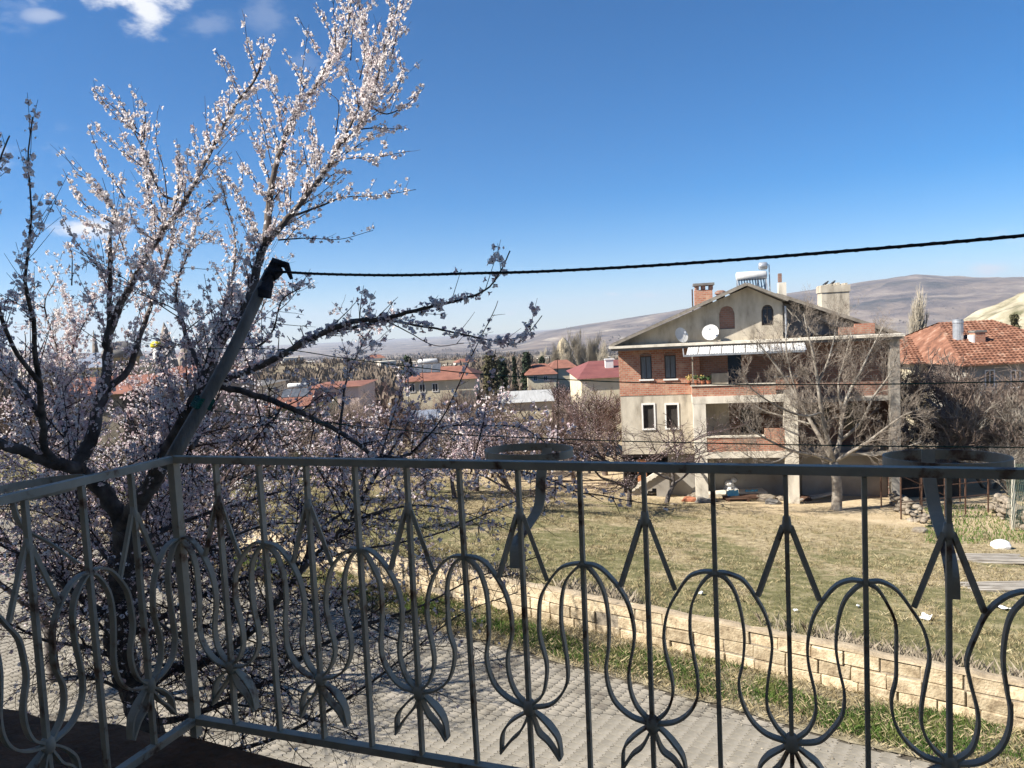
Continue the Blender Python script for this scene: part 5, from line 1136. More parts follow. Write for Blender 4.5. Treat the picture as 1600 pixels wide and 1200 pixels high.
for (px_, py_, r, m, lab) in ((1077, 783, .28, 'terracotta', 'broken red brick lump beside the left pillar'), (1086, 780, .34, 'stone', 'pale rubble heap stone leaning at the left pillar foot'), (1098, 785, .30, 'roofgrey', 'dark grey rubble lump just right of the left pillar'), (1112, 784, .26, 'roofgrey', 'low dark lump in front of the pale slab'),
     (1196, 783, .36, 'stone', 'pale broken concrete lump right of the blue tarp'), (1208, 787, .30, 'roofgrey', 'dark angular rubble lump right of the blue tarp'), (1219, 782, .24, 'stone', 'small pale rubble lump between the tarp and the right pillar'), (1258, 782, .26, 'rust', 'rusty brown lump at the foot of the right pillar'), (1052, 790, .14, 'stone', 'small pale stone in the field before the stairs')):
    V, F_ = rock(r, (1.2, 1, .7), 1.4); putpx('rubble_stone', V, F_, MT[m], px_, py_, lab, 'rubble', 'rubble lumps in front of the house', dz=r*.2)
p = gY(1135, 776)
b = MB(); b.box((-1.6, -.3, 0), (1.9, .5, .22), jit=.02); o = b.build('concrete_slab', MT['plasterlight']); o.location = tuple(p); tag(o, 'long pale concrete slab lying under the balcony', 'slab')
p = gY(1137, 772)
b = MB()
for i in range(9): VV, FF_ = rock(NR.uniform(.14, .26)); b.add(VV+np.array([NR.uniform(-.35, .4), NR.uniform(-.2, .2), .2+NR.uniform(0, .55)*(1-i/12)]), FF_)
o = b.build('white_sack_heap', MT['whitebag']); o.location = tuple(p); tag(o, 'heap of crumpled whitish sacks stacked on the slab', 'sacks')
def tarp(px_, py_, w, h, lab):
    p = gY(px_, py_); n = 12; V = []; F = []
    for i in range(n):
        for j in range(6): V.append(((i/(n-1)-.5)*w, (j/5-.5)*.5, h*(1-abs(j/5-.6)*1.4)+.10*float(vnoise(i*.9+px_, j*.9, 3))))
    for i in range(n-1):
        for j in range(5): F.append((i*6+j, i*6+6+j, i*6+7+j, i*6+1+j))
    b = MB(); b.add(V, F); o = b.build('blue_tarp', MT['bluetarp']); o.location = tuple(p); md = o.modifiers.new('t', 'SOLIDIFY'); md.thickness = .012; tag(o, lab, 'tarp', 'blue tarps by the house')
tarp(1145, 780, .55, .42, 'bright blue folded tarp left of the pallet'); tarp(1175, 777, .6, .36, 'rumpled blue tarp at the right end of the pallet')
p = gY(1165, 782); b = MB()
for i in range(3): b.box((-1.0, -.4+i*.3, .16), (.95, -.15+i*.3, .20))
for x in (-.95, -.05, .8): b.box((x, -.42, .02), (x+.1, .48, .16))
o = b.build('wooden_pallet', MT['rust']); o.location = tuple(p); tag(o, 'low dark wooden pallet between the two blue tarps', 'pallet')
for (px_, py_, L_, rz_, tl, lab) in ((1275, 782, 1.7, .12, .12, 'grey log lying between the right pillar and the bare tree'), (1284, 778, 1.2, -.1, .1, 'short pale plank propped behind the log by the bare tree')):
    p = gY(px_, py_); b = MB(); b.tube([(-L_/2, 0, .08), (0, .02, .12), (L_/2, 0, .16+tl)], .07, 7); o = b.build('log', MT['wood']); o.location = tuple(p); o.rotation_euler = (0, 0, rz_); tag(o, lab, 'log', 'timber by the right pillar')
# plank stacks
def planks(px_, py_, n, L_, rz_, lab, lay=2):
    p = gY(px_, py_); t = thing('plank_stack', p, lab, 'planks', 'plank stacks in the field', rz=rz_)
    k = 0
    for l in range(lay):
        for i in range(n-l*2):
            b = MB(); w_ = .08; y = (i-(n-l*2)/2)*.105+NR.normal(0, .008); x = NR.normal(0, .07); tw = NR.normal(0, .02)
            b.add([(x-L_/2, y-w_/2+tw, .06+l*.045), (x+L_/2, y-w_/2-tw, .06+l*.045), (x+L_/2, y+w_/2-tw, .06+l*.045), (x-L_/2, y+w_/2+tw, .06+l*.045), (x-L_/2, y-w_/2+tw, .095+l*.045), (x+L_/2, y-w_/2-tw, .095+l*.045), (x+L_/2, y+w_/2-tw, .095+l*.045), (x-L_/2, y+w_/2+tw, .095+l*.045)], [(0, 3, 2, 1), (4, 5, 6, 7), (0, 1, 5, 4), (1, 2, 6, 5), (2, 3, 7, 6), (3, 0, 4, 7)])
            b.build('plank', MT['wood'], t)
planks(1540, 876, 8, 1.9, -.2, 'grey plank stack below the white bag, the farther of two'); planks(1575, 922, 8, 1.9, -.12, 'grey plank stack at the right edge, the nearer of two')
for (px_, py_, w_, lab) in ((1447, 968, .20, 'crumpled white litter on the grass right of the middle'), (1564, 952, .22, 'flat white litter sheet near the right edge'), (1340, 950, .07, 'tiny white litter scrap in the middle of the grass'), (1095, 930, .09, 'white litter scrap near the middle of the wall'), (1243, 957, .06, 'tiny pale scrap close behind the wall')):
    V = []; n = 5; F = []
    for i in range(n):
        for j in range(n): V.append(((i/(n-1)-.5)*w_*1.6, (j/(n-1)-.5)*w_, .02+.05*NR.rand()))
    F = [(i*n+j, i*n+n+j, i*n+n+1+j, i*n+1+j) for i in range(n-1) for j in range(n-1)]
    putpx('litter', np.array(V), F, MT['whitebag'], px_, py_, lab, 'litter', 'white litter in the field', dz=.02, rz=NR.uniform(0, 3))

s_, d_, x, y = scatter(9000, -14, 12, -2.6, .0, lambda s_, d_, x, y: NR.rand(len(s_)) < np.exp(-np.abs(d_+1.3)/.35)+.05)
z_ = np.where(d_ > -1.3, .062, .022); n = len(x); a_ = NR.uniform(0, 6.28, (n, 4)); a_.sort(axis=1); rr_ = NR.uniform(.006, .024, (n, 1))
V = np.stack([x[:, None]+np.cos(a_)*rr_, y[:, None]+np.sin(a_)*rr_, z_[:, None]+NR.uniform(0, .012, (n, 4))], -1); tip = np.stack([x, y, z_+rr_[:, 0]*.9], -1)[:, None]
V = np.concatenate([V, tip], 1); f_ = np.array([(0, 1, 4), (1, 2, 4), (2, 3, 4), (3, 0, 4)])
tag(npmesh('grit', V.reshape(-1, 3), (f_[None]+(np.arange(n)*5)[:, None, None]).reshape(-1, 3), mat('grit_stone', [(.16, .13, .09), (.30, .26, .20), (.48, .43, .34)], scale=9)), 'grit and leaf litter along the edge of the paving', 'grit', kind='stuff')

# ---------------------------------------------------------------- bare trees
def gen_tree(seed, H=6.0, spread=.55, trunk=.3, r0=.16, levels=5, up=.25, kids=3, multi=1, taperk=.62, wob=.10, minlen=.18, lenk=.70, limbs=None):
    R_ = np.random.RandomState(seed); T = []; tips = []
    def br(p, d, L, r, lv):
        n = 4 if lv < 3 else 3; pts = [p]
        for i in range(n):
            d = d+R_.normal(0, wob*(1+.25*lv), 3)+UPV*up*.12; d = d/np.linalg.norm(d); pts.append(pts[-1]+d*L/n)
        pts = np.array(pts); r1 = r*taperk; T.append((pts, r, max(r1, .004), lv))
        if lv >= levels or L < minlen: tips.append((pts[-1], d)); return
        nk = kids+(1 if R_.rand() < .5 else 0)
        for k in range(nk):
            t = 1.0 if k == 0 else R_.uniform(.35, 1.0); q = pts[min(n, int(round(t*n)))]
            s_ = R_.normal(0, 1, 3); s_ -= d*(s_@d); s_ /= np.linalg.norm(s_)
            sp_ = spread*(.35 if k == 0 else 1)*R_.uniform(.7, 1.3)
            dd = d*cos(sp_)+s_*sin(sp_)+UPV*up*.4; br(q, dd/np.linalg.norm(dd), L*lenk*R_.uniform(.75, 1.2), r*(.72 if k == 0 else .55), lv+1)
    for k in range(multi):
        a = R_.uniform(0, 6.28); d = np.array([cos(a)*.35, sin(a)*.35, 1.]) if multi > 1 else np.array([R_.normal(0, .05), 0, 1.])
        br(np.array([cos(a)*.1, sin(a)*.1, 0]) if multi > 1 else np.zeros(3), d/np.linalg.norm(d), H*trunk, r0*(1 if multi == 1 else .5), 0)
    zt_ = max(t[0][:, 2].max() for t in T); k_ = H/zt_
    T = [(t[0]*k_, t[1], t[2], t[3]) for t in T]; return T
def tree_meshes(T, mb, mt, thick=1.0, split=2):
    A = MB(); B_ = MB()
    for (pts, r, r1, lv) in T:
        (A if lv < split else B_).tube(pts, np.linspace(r, r1, len(pts))*thick, 7 if lv == 0 else 5 if lv < split else 3, cap=False)
    oa = A.build('trunk', mb, smooth=True); ob = B_.build('crown', mt)
    return oa.data, ob.data, oa, ob
_cache = {}
def add_tree(name, kind, pos, H, lab, group=None, cat='tree', wide=1.0, rz=None, cropped=None):
    if kind not in _cache:
        sd_, kw, mb, mt, th = KINDS[kind]; T = gen_tree(sd_, **kw); da, db, oa, ob = tree_meshes(T, MT[mb], MT[mt], th)
        bpy.data.objects.remove(oa); bpy.data.objects.remove(ob); _cache[kind] = (da, db, max(t[0][:, 2].max() for t in T))
    da, db, h0 = _cache[kind]
    t = thing(name, pos, lab, cat, group, rz=NR.uniform(0, 6.28) if rz is None else rz)
    t.scale = (H/h0*wide, H/h0*wide, H/h0)
    link(bpy.data.objects.new('trunk', da), t); link(bpy.data.objects.new('crown', db), t); return t
KINDS = {
 'walnut': (3, dict(H=7.5, trunk=.30, r0=.20, levels=6, spread=.62, up=.10, kids=3, lenk=.72), 'greybark', 'greybark', 1.0),
 'bare1': (11, dict(H=6, trunk=.22, r0=.14, levels=6, spread=.5, up=.35, kids=3, lenk=.72), 'brownbark', 'brownbark', 1.0),
 'bare2': (12, dict(H=6, trunk=.16, r0=.12, levels=6, spread=.6, up=.25, kids=3, lenk=.74), 'brownbark', 'brownbark', 1.0),
 'reddish': (13, dict(H=5, trunk=.16, r0=.10, levels=6, spread=.5, up=.4, kids=3, lenk=.74), 'brownbark', 'purplebark', 1.0),
 'shrub': (14, dict(H=3, trunk=.30, r0=.07, levels=5, spread=.35, up=.5, kids=3, multi=6, lenk=.74), 'brownbark', 'brownbark', 1.0),
 'greyshrub': (16, dict(H=3, trunk=.30, r0=.08, levels=5, spread=.40, up=.4, kids=3, multi=6, lenk=.74), 'greybark', 'greybark', 1.0),
 'poplar': (15, dict(H=12, trunk=.13, r0=.16, levels=7, spread=.20, up=.9, kids=3, lenk=.80, wob=.05), 'poplar', 'poplar', 2.0),
 'poplar2': (25, dict(H=12, trunk=.13, r0=.16, levels=7, spread=.26, up=.9, kids=3, lenk=.80, wob=.06), 'poplar', 'poplar', 2.0),
}
def htop(p, py_, px_=None):      # height so that the top reaches the photograph row py_
    X, Y, w = project(p)
    q = at(px_ if px_ else X, py_, p[1]); return q[2]-p[2]
def tree_at(name, kind, px_, Y, py_top, lab, group=None, wide=1.0, cat='tree', rz=None, top_px=None):
    p = gpt(px_, Y); p[0] = at(px_, py_top, Y)[0]; p[2] = float(gz(p[0], Y))-.05
    H = htop(p, py_top, px_); return add_tree(name, kind, p, H, lab, group, cat, wide, rz)

# the big bare tree in front of the house: traced limbs plus generated twigs
_p = gY(1307, 797); TY = _p[1]
wt = thing('walnut_tree', _p, 'spreading bare tree with pale bark in front of the right half of the brick house', 'tree'); Tt = []; 
BL = [
 ([(1307, 800, 0), (1308, 760, 0), (1303, 722, 0)], .23, .18, 0),
 ([(1303, 722, 0), (1288, 695, .2), (1270, 664, .5), (1248, 625, .7), (1226, 590, .9), (1200, 555, 1.0), (1180, 530, 1)], .12, .02, 1),
 ([(1303, 722, 0), (1294, 690, -.3), (1284, 645, -.5), (1278, 600, -.7), (1272, 560, -.8), (1262, 520, -.8), (1256, 490, -.8)], .12, .02, 1),
 ([(1303, 722, 0), (1312, 690, .2), (1316, 650, .4), (1326, 615, .5), (1345, 580, .5), (1362, 545, .4), (1380, 510, .3)], .12, .02, 1),
 ([(1303, 722, 0), (1330, 706, -.5), (1356, 690, -.9), (1385, 668, -1.2), (1410, 650, -1.5), (1435, 640, -1.8)], .09, .02, 1),
 ([(1303, 722, 0), (1275, 712, -.6), (1240, 705, -1), (1205, 690, -1.4), (1175, 672, -1.6), (1150, 650, -1.8)], .08, .018, 1),
 ([(1312, 690, .2), (1345, 660, -.2), (1365, 620, -.5), (1390, 585, -.7), (1405, 545, -.8)], .08, .015, 1),
 ([(1284, 645, -.5), (1255, 650, -.9), (1215, 635, -1.2), (1180, 612, -1.5), (1160, 590, -1.6)], .06, .015, 1),
 ([(1278, 600, -.7), (1295, 560, -.7), (1305, 520, -.6), (1310, 490, -.5)], .05, .015, 1),
 ([(1248, 625, .7), (1235, 580, .5), (1228, 540, .4), (1232, 505, .4)], .05, .015, 1),
 ([(1270, 664, .5), (1222, 650, 1), (1190, 640, 1.3), (1165, 620, 1.5)], .05, .015, 1),
 ([(1316, 650, .4), (1310, 600, .9), (1320, 560, 1.3), (1330, 520, 1.5)], .06, .015, 1),
 ([(1330, 706, -.5), (1370, 712, -.8), (1410, 700, -1), (1440, 690, -1.2)], .05, .012, 1),
 ([(1240, 705, -1), (1210, 722, -1.2), (1180, 718, -1.3), (1150, 700, -1.4)], .04, .012, 1),
]
bigb = MB(); R_ = np.random.RandomState(8)
def sprout(p, d, L, r, lv, mb, maxlv=3):
    n = 3; pts = [p]
    for i in range(n): d = d+R_.normal(0, .16, 3)+UPV*.05; d /= np.linalg.norm(d); pts.append(pts[-1]+d*L/n)
    pts = np.array(pts); mb.tube(pts, np.linspace(r, r*.5, n+1), 3 if lv else 4, cap=False)
    if lv < maxlv:
        for k in range(4 if lv < 2 else 3):
            q = pts[R_.randint(1, n+1)]; s_ = R_.normal(0, 1, 3); s_ -= d*(s_@d); s_ /= np.linalg.norm(s_); sprout(q, d*.8+s_*.65+UPV*.12, L*R_.uniform(.45, .75), max(.0038, r*.58), lv+1, mb, maxlv)
for (P3, r0_, r1_, f) in BL:
    P = np.array([at(x, y, TY+dy) for x, y, dy in P3]); C = catmull(P, 5)
    if f == 0: C[0] = _p-np.array([0, 0, .1])
    rr = np.linspace(r0_, r1_, len(C)); rr[0] *= 1.35 if f == 0 else 1
    b = MB(); b.tube(C, rr, 9); b.build('trunk' if f == 0 else 'limb', MT['greybark'], wt, origin=_p, smooth=True)
    if f:
        L = np.linalg.norm(np.diff(C, axis=0), axis=1).sum()
        for q in range(int(L*6.0)):
            t = R_.uniform(.18, 1); i = min(len(C)-2, int(t*(len(C)-1))); ax = C[i+1]-C[i]; ax /= np.linalg.norm(ax); s_ = R_.normal(0, 1, 3); s_ -= ax*(s_@ax); s_ /= np.linalg.norm(s_)
            sprout(C[i], ax*.7+s_*.8+UPV*.25, R_.uniform(.5, 1.0)*(1.1-.3*t), max(.009, rr[i]*.26), 0, bigb)
tag(bigb.build('twigs', MT['walnuttwig'], wt, origin=_p), kind='stuff')

# blossoming tree left of the house
def blossom_tree(px_, py_, toppy, kind, lab, wide, amt, pink, seed=1, size=.05, dim=None):
    p = gY(px_, py_) if py_ else dim; H = htop(p, toppy, px_); sd_, kw, mb, mt, th = KINDS[kind]; kw = dict(kw); kw['H'] = H; T = gen_tree(seed, **kw)
    T = [(t[0]*np.array([wide, wide, 1]), t[1], t[2], t[3]) for t in T]
    t = thing('almond_tree', p, lab, 'tree'); _, _, oa, ob = tree_meshes(T, MT['bark'], MT['twig'], 1.0); oa.parent = t; ob.parent = t
    P = []; D = []
    for (pts, r, r1, lv) in T:
        if lv < 4: continue
        for _ in range(NR.poisson(amt)):
            u = NR.rand(); q = pts[0]+(pts[-1]-pts[0])*u; P.append(q+NR.normal(0, .03, 3)); D.append(NR.normal(0, 1, 3))
    P = np.array(P)+np.array(p); D = np.array(D)
    if len(P): blossoms('blossoms', P, D, NR.uniform(.7, 1.2, len(P))*size, t, pink, 0, origin=p)
    return t
blossom_tree(984, 792, 612, 'bare2', 'small pinkish almond tree on the sandy ground left of the stairs of the house', 1.9, 1.0, MT['petalpink'], 41, .035)
blossom_tree(1035, 0, 650, 'bare2', 'thin almond tree before the lower windows of the brick house', 2.0, .7, MT['petalpink'], 53, .03, gpt(1035, 33.0))
blossom_tree(915, 0, 590, 'reddish', 'almond tree losing its blossom, left of the one by the stairs', 1.5, 1.6, MT['petalpink'], 43, .035, gpt(915, 44))
blossom_tree(800, 0, 625, 'reddish', 'almond tree in pink blossom behind the middle pot hoop', 1.5, 3.0, MT['petalpink'], 44, .045, gpt(800, 30))
blossom_tree(700, 0, 640, 'bare2', 'almond tree in pale blossom beyond the sandy lane, right of the big almond', 1.4, 2.5, MT['petal'], 45, .045, gpt(700, 33))
# second and third almond trees behind the big one, on the far roadside
blossom_tree(40, 0, 520, 'bare2', 'almond tree in full white blossom behind the big one, at the left edge', 1.3, 2.6, MT['petal'], 46, .045, gpt(40, 14.0)*[1, 1, 0])
blossom_tree(330, 0, 560, 'bare2', 'almond tree in full blossom behind the leaning pole', 1.25, 2.6, MT['petal'], 47, .045, gpt(330, 16.5)*[1, 1, 0])
blossom_tree(150, 0, 600, 'reddish', 'almond tree in pink blossom between the two behind the big one', 1.4, 1.8, MT['petalpink'], 48, .045, gpt(180, 13.0)*[1, 1, 0])
blossom_tree(560, 0, 640, 'reddish', 'low almond tree in blossom behind the right limbs of the big one', 1.3, 3.0, MT['petalpink'], 49, .045, gpt(540, 24.0))

# ---------------------------------------------------------------- more houses
def hip_house(name, px0, px1, pyb, pye, pyr, Y, depth, wm, rm, lab, cat='house', windows=(), ov=.35, rz=0, ridge=None, gable=False, zlow=3, tiles=0, ridgex=(.3, .7)):
    a = at(px0, pye, Y); c = at(px1, pye, Y); r_ = at((px0+px1)/2, pyr, Y+depth/2); O = np.array([(a[0]+c[0])/2, Y, 0]); ze = (a[2]+c[2])/2; zr_ = r_[2]; w = (c[0]-a[0])/2
    zb = min(at((px0+px1)/2, pyb, Y)[2], float(gz(O[0], Y)))-1.5
    t = thing(name, (O[0], O[1], zb), lab, cat, rz=rz); OO = (O[0], O[1], zb)
    b = MB(); b.box((-w, 0, 0), (w, depth, ze-zb)); b.build('wall', wm, t)
    b = MB(); z0 = ze-zb+.002; z1 = zr_-zb; x0, x1, y0, y1 = -w-ov, w+ov, -ov, depth+ov; ym = depth/2
    if gable: ra, rb_ = x0, x1
    else: ra, rb_ = x0+(x1-x0)*ridgex[0], x0+(x1-x0)*ridgex[1]
    b.add([(x0, y0, z0), (x1, y0, z0), (x1, y1, z0), (x0, y1, z0), (ra, ym, z1), (rb_, ym, z1)], [(0, 1, 5, 4), (1, 2, 5), (2, 3, 4, 5), (3, 0, 4), (0, 3, 2, 1)]); ro = b.build('roof', rm, t)
    if tiles:
        b = MB(); rows = int(sqrt(ym**2+(z1-z0)**2)/.36)
        for (yy0, sg) in ((y0, 1), (y1, -1)):
            for i in range(rows):
                u = i/rows; u2 = (i+1)/rows; y = yy0+(ym-yy0)*u; z = z0+(z1-z0)*u; xa = x0+(ra-x0)*u; xb = x1+(rb_-x1)*u; yn = yy0+(ym-yy0)*u2; zn = z0+(z1-z0)*u2
                m_ = max(1, int((xb-xa)/tiles))
                for k in range(m_):
                    q0 = xa+(xb-xa)*k/m_; q1 = xa+(xb-xa)*(k+.86)/m_; l = .05+NR.uniform(0, .03)
                    b.add([(q0, y, z+l), ((q0+q1)/2, y, z+l+.05), (q1, y, z+l), (q0, yn, zn+.02), ((q0+q1)/2, yn, zn+.06), (q1, yn, zn+.02), (q0, y, z), (q1, y, z)], [(0, 1, 4, 3), (1, 2, 5, 4), (6, 7, 2, 1, 0)])
        tag(b.build('tiles', rm, t), kind='stuff')
    for wdw in windows:
        (x0p, x1p, y0p, y1p), gm = wdw[:2]
        p0 = at(x0p, y0p, Y); p1 = at(x1p, y1p, Y); xa, xb = p0[0]-O[0], p1[0]-O[0]; za, zb2 = p1[2]-zb, p0[2]-zb
        b = MB(); f = .07; b.box((xa-f, -.05, za-f), (xa, .02, zb2+f)); b.box((xb, -.05, za-f), (xb+f, .02, zb2+f)); b.box((xa, -.05, za-f), (xb, .02, za)); b.box((xa, -.05, zb2), (xb, .02, zb2+f)); b.box(((xa+xb)/2-.025, -.045, za), ((xa+xb)/2+.025, .02, zb2)); wf = b.build('window', MT['whitepaint'], t)
        b = MB(); b.box((xa, -.02, za), (xb, -.008, zb2)); b.build('pane', gm, wf)
    return t, OO
def solarpanel(px_, py_, Y, lab, sc=1.0, rz=0):
    p = at(px_, py_, Y); t = thing('solar_water_heater', p, lab, 'water heater', 'solar water heaters on the far roofs', rz=rz); t.scale = (sc,)*3
    for i in range(3):
        b = MB(); x = -1.5+i*1.02; b.add([(x, -.8, 0), (x+.95, -.8, 0), (x+.95, .5, .85), (x, .5, .85), (x, -.74, -.06), (x+.95, -.74, -.06), (x+.95, .56, .79), (x, .56, .79)], [(0, 1, 2, 3), (7, 6, 5, 4), (0, 4, 5, 1), (1, 5, 6, 2), (2, 6, 7, 3), (3, 7, 4, 0)]); b.build('panel', MT['panelgrey'], t)
    b = MB(); xcyl(b, -1.1, 1.1, .75, 1.15, .28); b.build('tank', MT['whitemetal'], t, smooth=True)
    b = MB()
    for x in (-1.4, 0, 1.4): b.beam((x, .7, -.4), (x, .7, 1.0), .05, .05); b.beam((x, -.7, -.1), (x, .7, -.1), .04, .04)
    b.build('stand', MT['metalgrey'], t)
G_ = MT['glass']
hip_house('yellow_house', 413, 476, 712, 637, 612, 42, 8, MT['yellowwall'], MT['rooftilefar'], 'small pale yellow house with a red tile roof seen through the almond branches', windows=(((428, 441, 645, 664), MT['curtain']), ((452, 462, 648, 664), G_)), ridgex=(.25, .75))
solarpanel(463, 619, 41.5, 'solar heater on the roof of the small yellow house', .5)
p = at(440, 690, 41); b = MB(); b.box((-.9, 0, -.6), (.9, .9, .55)); b.box((-1.0, -.1, .55), (1.0, 1.0, .62)); o = b.build('blue_shed', mat('blue_grey_paint', [(.10, .14, .20), (.16, .21, .28)], scale=2)); o.location = tuple(p); tag(o, 'blue grey painted shed box at the foot of the yellow house', 'shed')
hip_house('long_house', 628, 742, 640, 594, 573, 76, 11, MT['cream'], MT['rooftilefar'], 'long cream house with an orange tile roof left of the middle', windows=(((640, 648, 601, 612), G_), ((656, 664, 601, 612), G_), ((676, 684, 600, 611), G_)), ridgex=(.45, .8))
solarpanel(668, 581, 74, 'solar heater panels on the left part of the orange roof', .9); 
hip_house('cream_house', 824, 868, 610, 585, 568, 92, 9, MT['cream'], MT['rooftilefar'], 'small cream house with a low red roof beside the dark conifers', windows=(((834, 839, 588, 594), G_), ((850, 855, 588, 594), G_)))
hip_house('tiled_house', 862, 900, 600, 575, 562, 100, 9, MT['cream'], MT['rooftilefar'], 'red roofed house half hidden just behind the small cream house')
hip_house('maroon_roof_house', 908, 985, 610, 590, 563, 62, 12, MT['cream'], MT['roofdark'], 'house with a broad maroon roof just left of the brick house', ridgex=(.35, .95))
p = at(952, 566, 65); b = MB(); b.box((-.35, 0, -.8), (.35, .5, .2)); b.box((-.4, -.05, .2), (.45, .55, .3)); o = b.build('white_chimney', MT['whitepaint']); o.location = tuple(p); tag(o, 'wide white chimney on the maroon roof', 'chimney')
hip_house('metal_roof_shed', 786, 862, 650, 628, 610, 50, 8, MT['cream'], MT['metalroof'], 'shed with a pale corrugated metal roof in the middle of the orchard', gable=True, ov=.2)
hip_house('grey_shed', 640, 700, 680, 655, 640, 46, 5, MT['roofgrey'], MT['metalgrey'], 'low shed with a grey sheet roof left of the pale metal roof', gable=True, ov=.2)
hip_house('old_house', 215, 320, 640, 590, 572, 44, 9, MT['tuffgrey'], MT['rooftilefar'], 'old stone house with a weathered tile roof behind the almond left of the pole', ridgex=(.2, .8))
hip_house('brick_shed', 60, 190, 680, 618, 590, 36, 8, MT['stone'], MT['rooftilefar'], 'old stone house at the left with a tile roof behind white blossom', gable=True)
hip_house('grey_roof_house', 105, 160, 620, 575, 552, 60, 9, MT['cream'], MT['metalgrey'], 'house with a sloping grey metal roof at the far left', gable=True)
hip_house('flat_house', 480, 560, 640, 605, 598, 66, 8, MT['pinkwall'], MT['rooftilefar'], 'low pinkish house right of the small yellow one', windows=(((500, 507, 610, 620), G_),))
hip_house('stone_house', 330, 400, 640, 606, 596, 60, 8, MT['cream'], MT['roofgrey'], 'cream house with a grey roof behind the leaning pole')
# domed turret and fairy chimneys
p = at(192, 575, 55); t = thing('stone_turret', p-np.array([0, 0, 6]), 'round stone turret with a grey cap, between the almond limbs', 'turret')
b = MB(); b.lathe([(1.15, 0), (1.15, 6.6), (1.25, 6.8)], (0, 0, 0), 16); b.build('drum', MT['tuff'], t, smooth=False)
b = MB(); b.lathe([(1.45, 6.8), (1.3, 7.3), (.8, 7.8), (.2, 8.0)], (0, 0, 0), 16); b.build('cap', MT['roofgrey'], t, smooth=True)
b = MB(); b.box((-.5, -1.25, 5.3), (.5, -1.0, 6.3)); b.build('window', MT['glass'], t)
def fairy(px_, py_top, wpx, Y, lab, m='tuffgrey', sharp=1.0):
    q = at(px_, py_top, Y); zb = float(gz(q[0], Y))-2; H = q[2]-zb; W_ = wpx/FPX*Y/2; prof = []
    V = []; F = []; k = 18; nn = 14
    for j in range(nn+1):
        u = j/nn; rr = W_*(1.25*(1-u)**.8*.75+.25*(1-u**6)+.02)*(1 if u < .97 else .3) if m != 'tuff' else W_*(1-u**2.4)**.6+.05
        for i in range(k):
            a = 2*pi*i/k; n_ = 1+.28*float(vnoise(cos(a)*2+px_, sin(a)*2+u*5, 7)); V.append((cos(a)*rr*n_, sin(a)*rr*n_, H*u))
    for j in range(nn):
        for i in range(k): F.append((j*k+i, j*k+(i+1) % k, (j+1)*k+(i+1) % k, (j+1)*k+i))
    b = MB(); b.add(V, F); o = b.build('rock_cone', MT[m], smooth=True); o.location = (q[0], Y, zb); return tag(o, lab, 'rock', 'tuff rock cones')
fairy(256, 503, 46, 90, 'tallest pointed tuff rock cone behind the almond blossom, left of the pole'); fairy(290, 530, 60, 98, 'broad lower tuff rock shoulder just right of the tallest cone'); fairy(146, 515, 20, 85, 'narrow grey rock pinnacle left of the turret')
fairy(880, 527, 34, 210, 'pale yellow tuff cone rising behind the poplars', 'tuff')
# street lamp with yellow and white head
p = gpt(250, 24); p[2] = float(gz(p[0], 24)); q = at(247, 540, 24)
t = thing('street_lamp', p, 'street lamp post with a yellow topped white head among the blossom', 'street lamp')
b = MB(); b.tube([(0, 0, 0), (0, 0, q[2]-p[2]-.6)], [.05, .035], 8); b.build('post', MT['roofgrey'], t)
hz = q[2]-p[2]; b = MB(); b.lathe([(.08, hz-.75), (.13, hz-.4), (.17, hz-.05)], (0, 0, 0), 12); b.build('lantern', MT['whitepaint'], t, smooth=True)
b = MB(); b.lathe([(.19, hz-.05), (.19, hz+.06), (.10, hz+.14)], (0, 0, 0), 12); b.build('cap', MT['lampyellow'], t, smooth=True)
# right hand houses with tile roofs
hip_house('tile_roof_house', 1427, 1506, 660, 566, 524, 47, 9, MT['cream'], MT['rooftile'], 'cream house with an old red tile roof right of the brick house', windows=(((1446, 1456, 585, 606), G_), ((1480, 1490, 585, 606), G_)), tiles=.26, ridgex=(.42, .8), ov=.5)
hip_house('big_tile_roof_house', 1512, 1720, 680, 566, 497, 43, 13, MT['grayplaster'], MT['rooftile'], 'large house with a broad red tile roof at the right edge', windows=(((1540, 1552, 580, 604), G_), ((1580, 1592, 580, 604), G_)), tiles=.26, ridgex=(.30, .70), ov=.5)
p = at(1497, 530, 46.5); t = thing('metal_chimney', p-np.array([0, 0, 1.2]), 'fat galvanised metal chimney standing between the two tile roofs', 'chimney'); b = MB(); b.lathe([(.30, 0), (.30, 2.2), (.33, 2.22), (.33, 2.3), (.30, 2.32), (.30, 2.45)], (0, 0, 0), 16); b.build('flue', MT['metalgrey'], t, smooth=False); b = MB(); b.box((-.4, -.4, -.3), (.4, .4, .25)); b.build('base', MT['whitepaint'], t)
p = at(1527, 528, 46); t = thing('chimney', p-np.array([0, 0, .6]), 'short red brick chimney with a white side on the large tile roof', 'chimney'); b = MB(); b.box((-.3, -.25, -.4), (.35, .35, .95)); b.build('brick_stack', MT['brick'], t); b = MB(); b.box((-.36, -.3, .95), (.42, .42, 1.06)); b.build('cap', MT['roofgrey'], t); b = MB(); b.box((-.42, -.25, -.4), (-.302, .3, .8)); b.build('rendered_side', MT['whitepaint'], t)
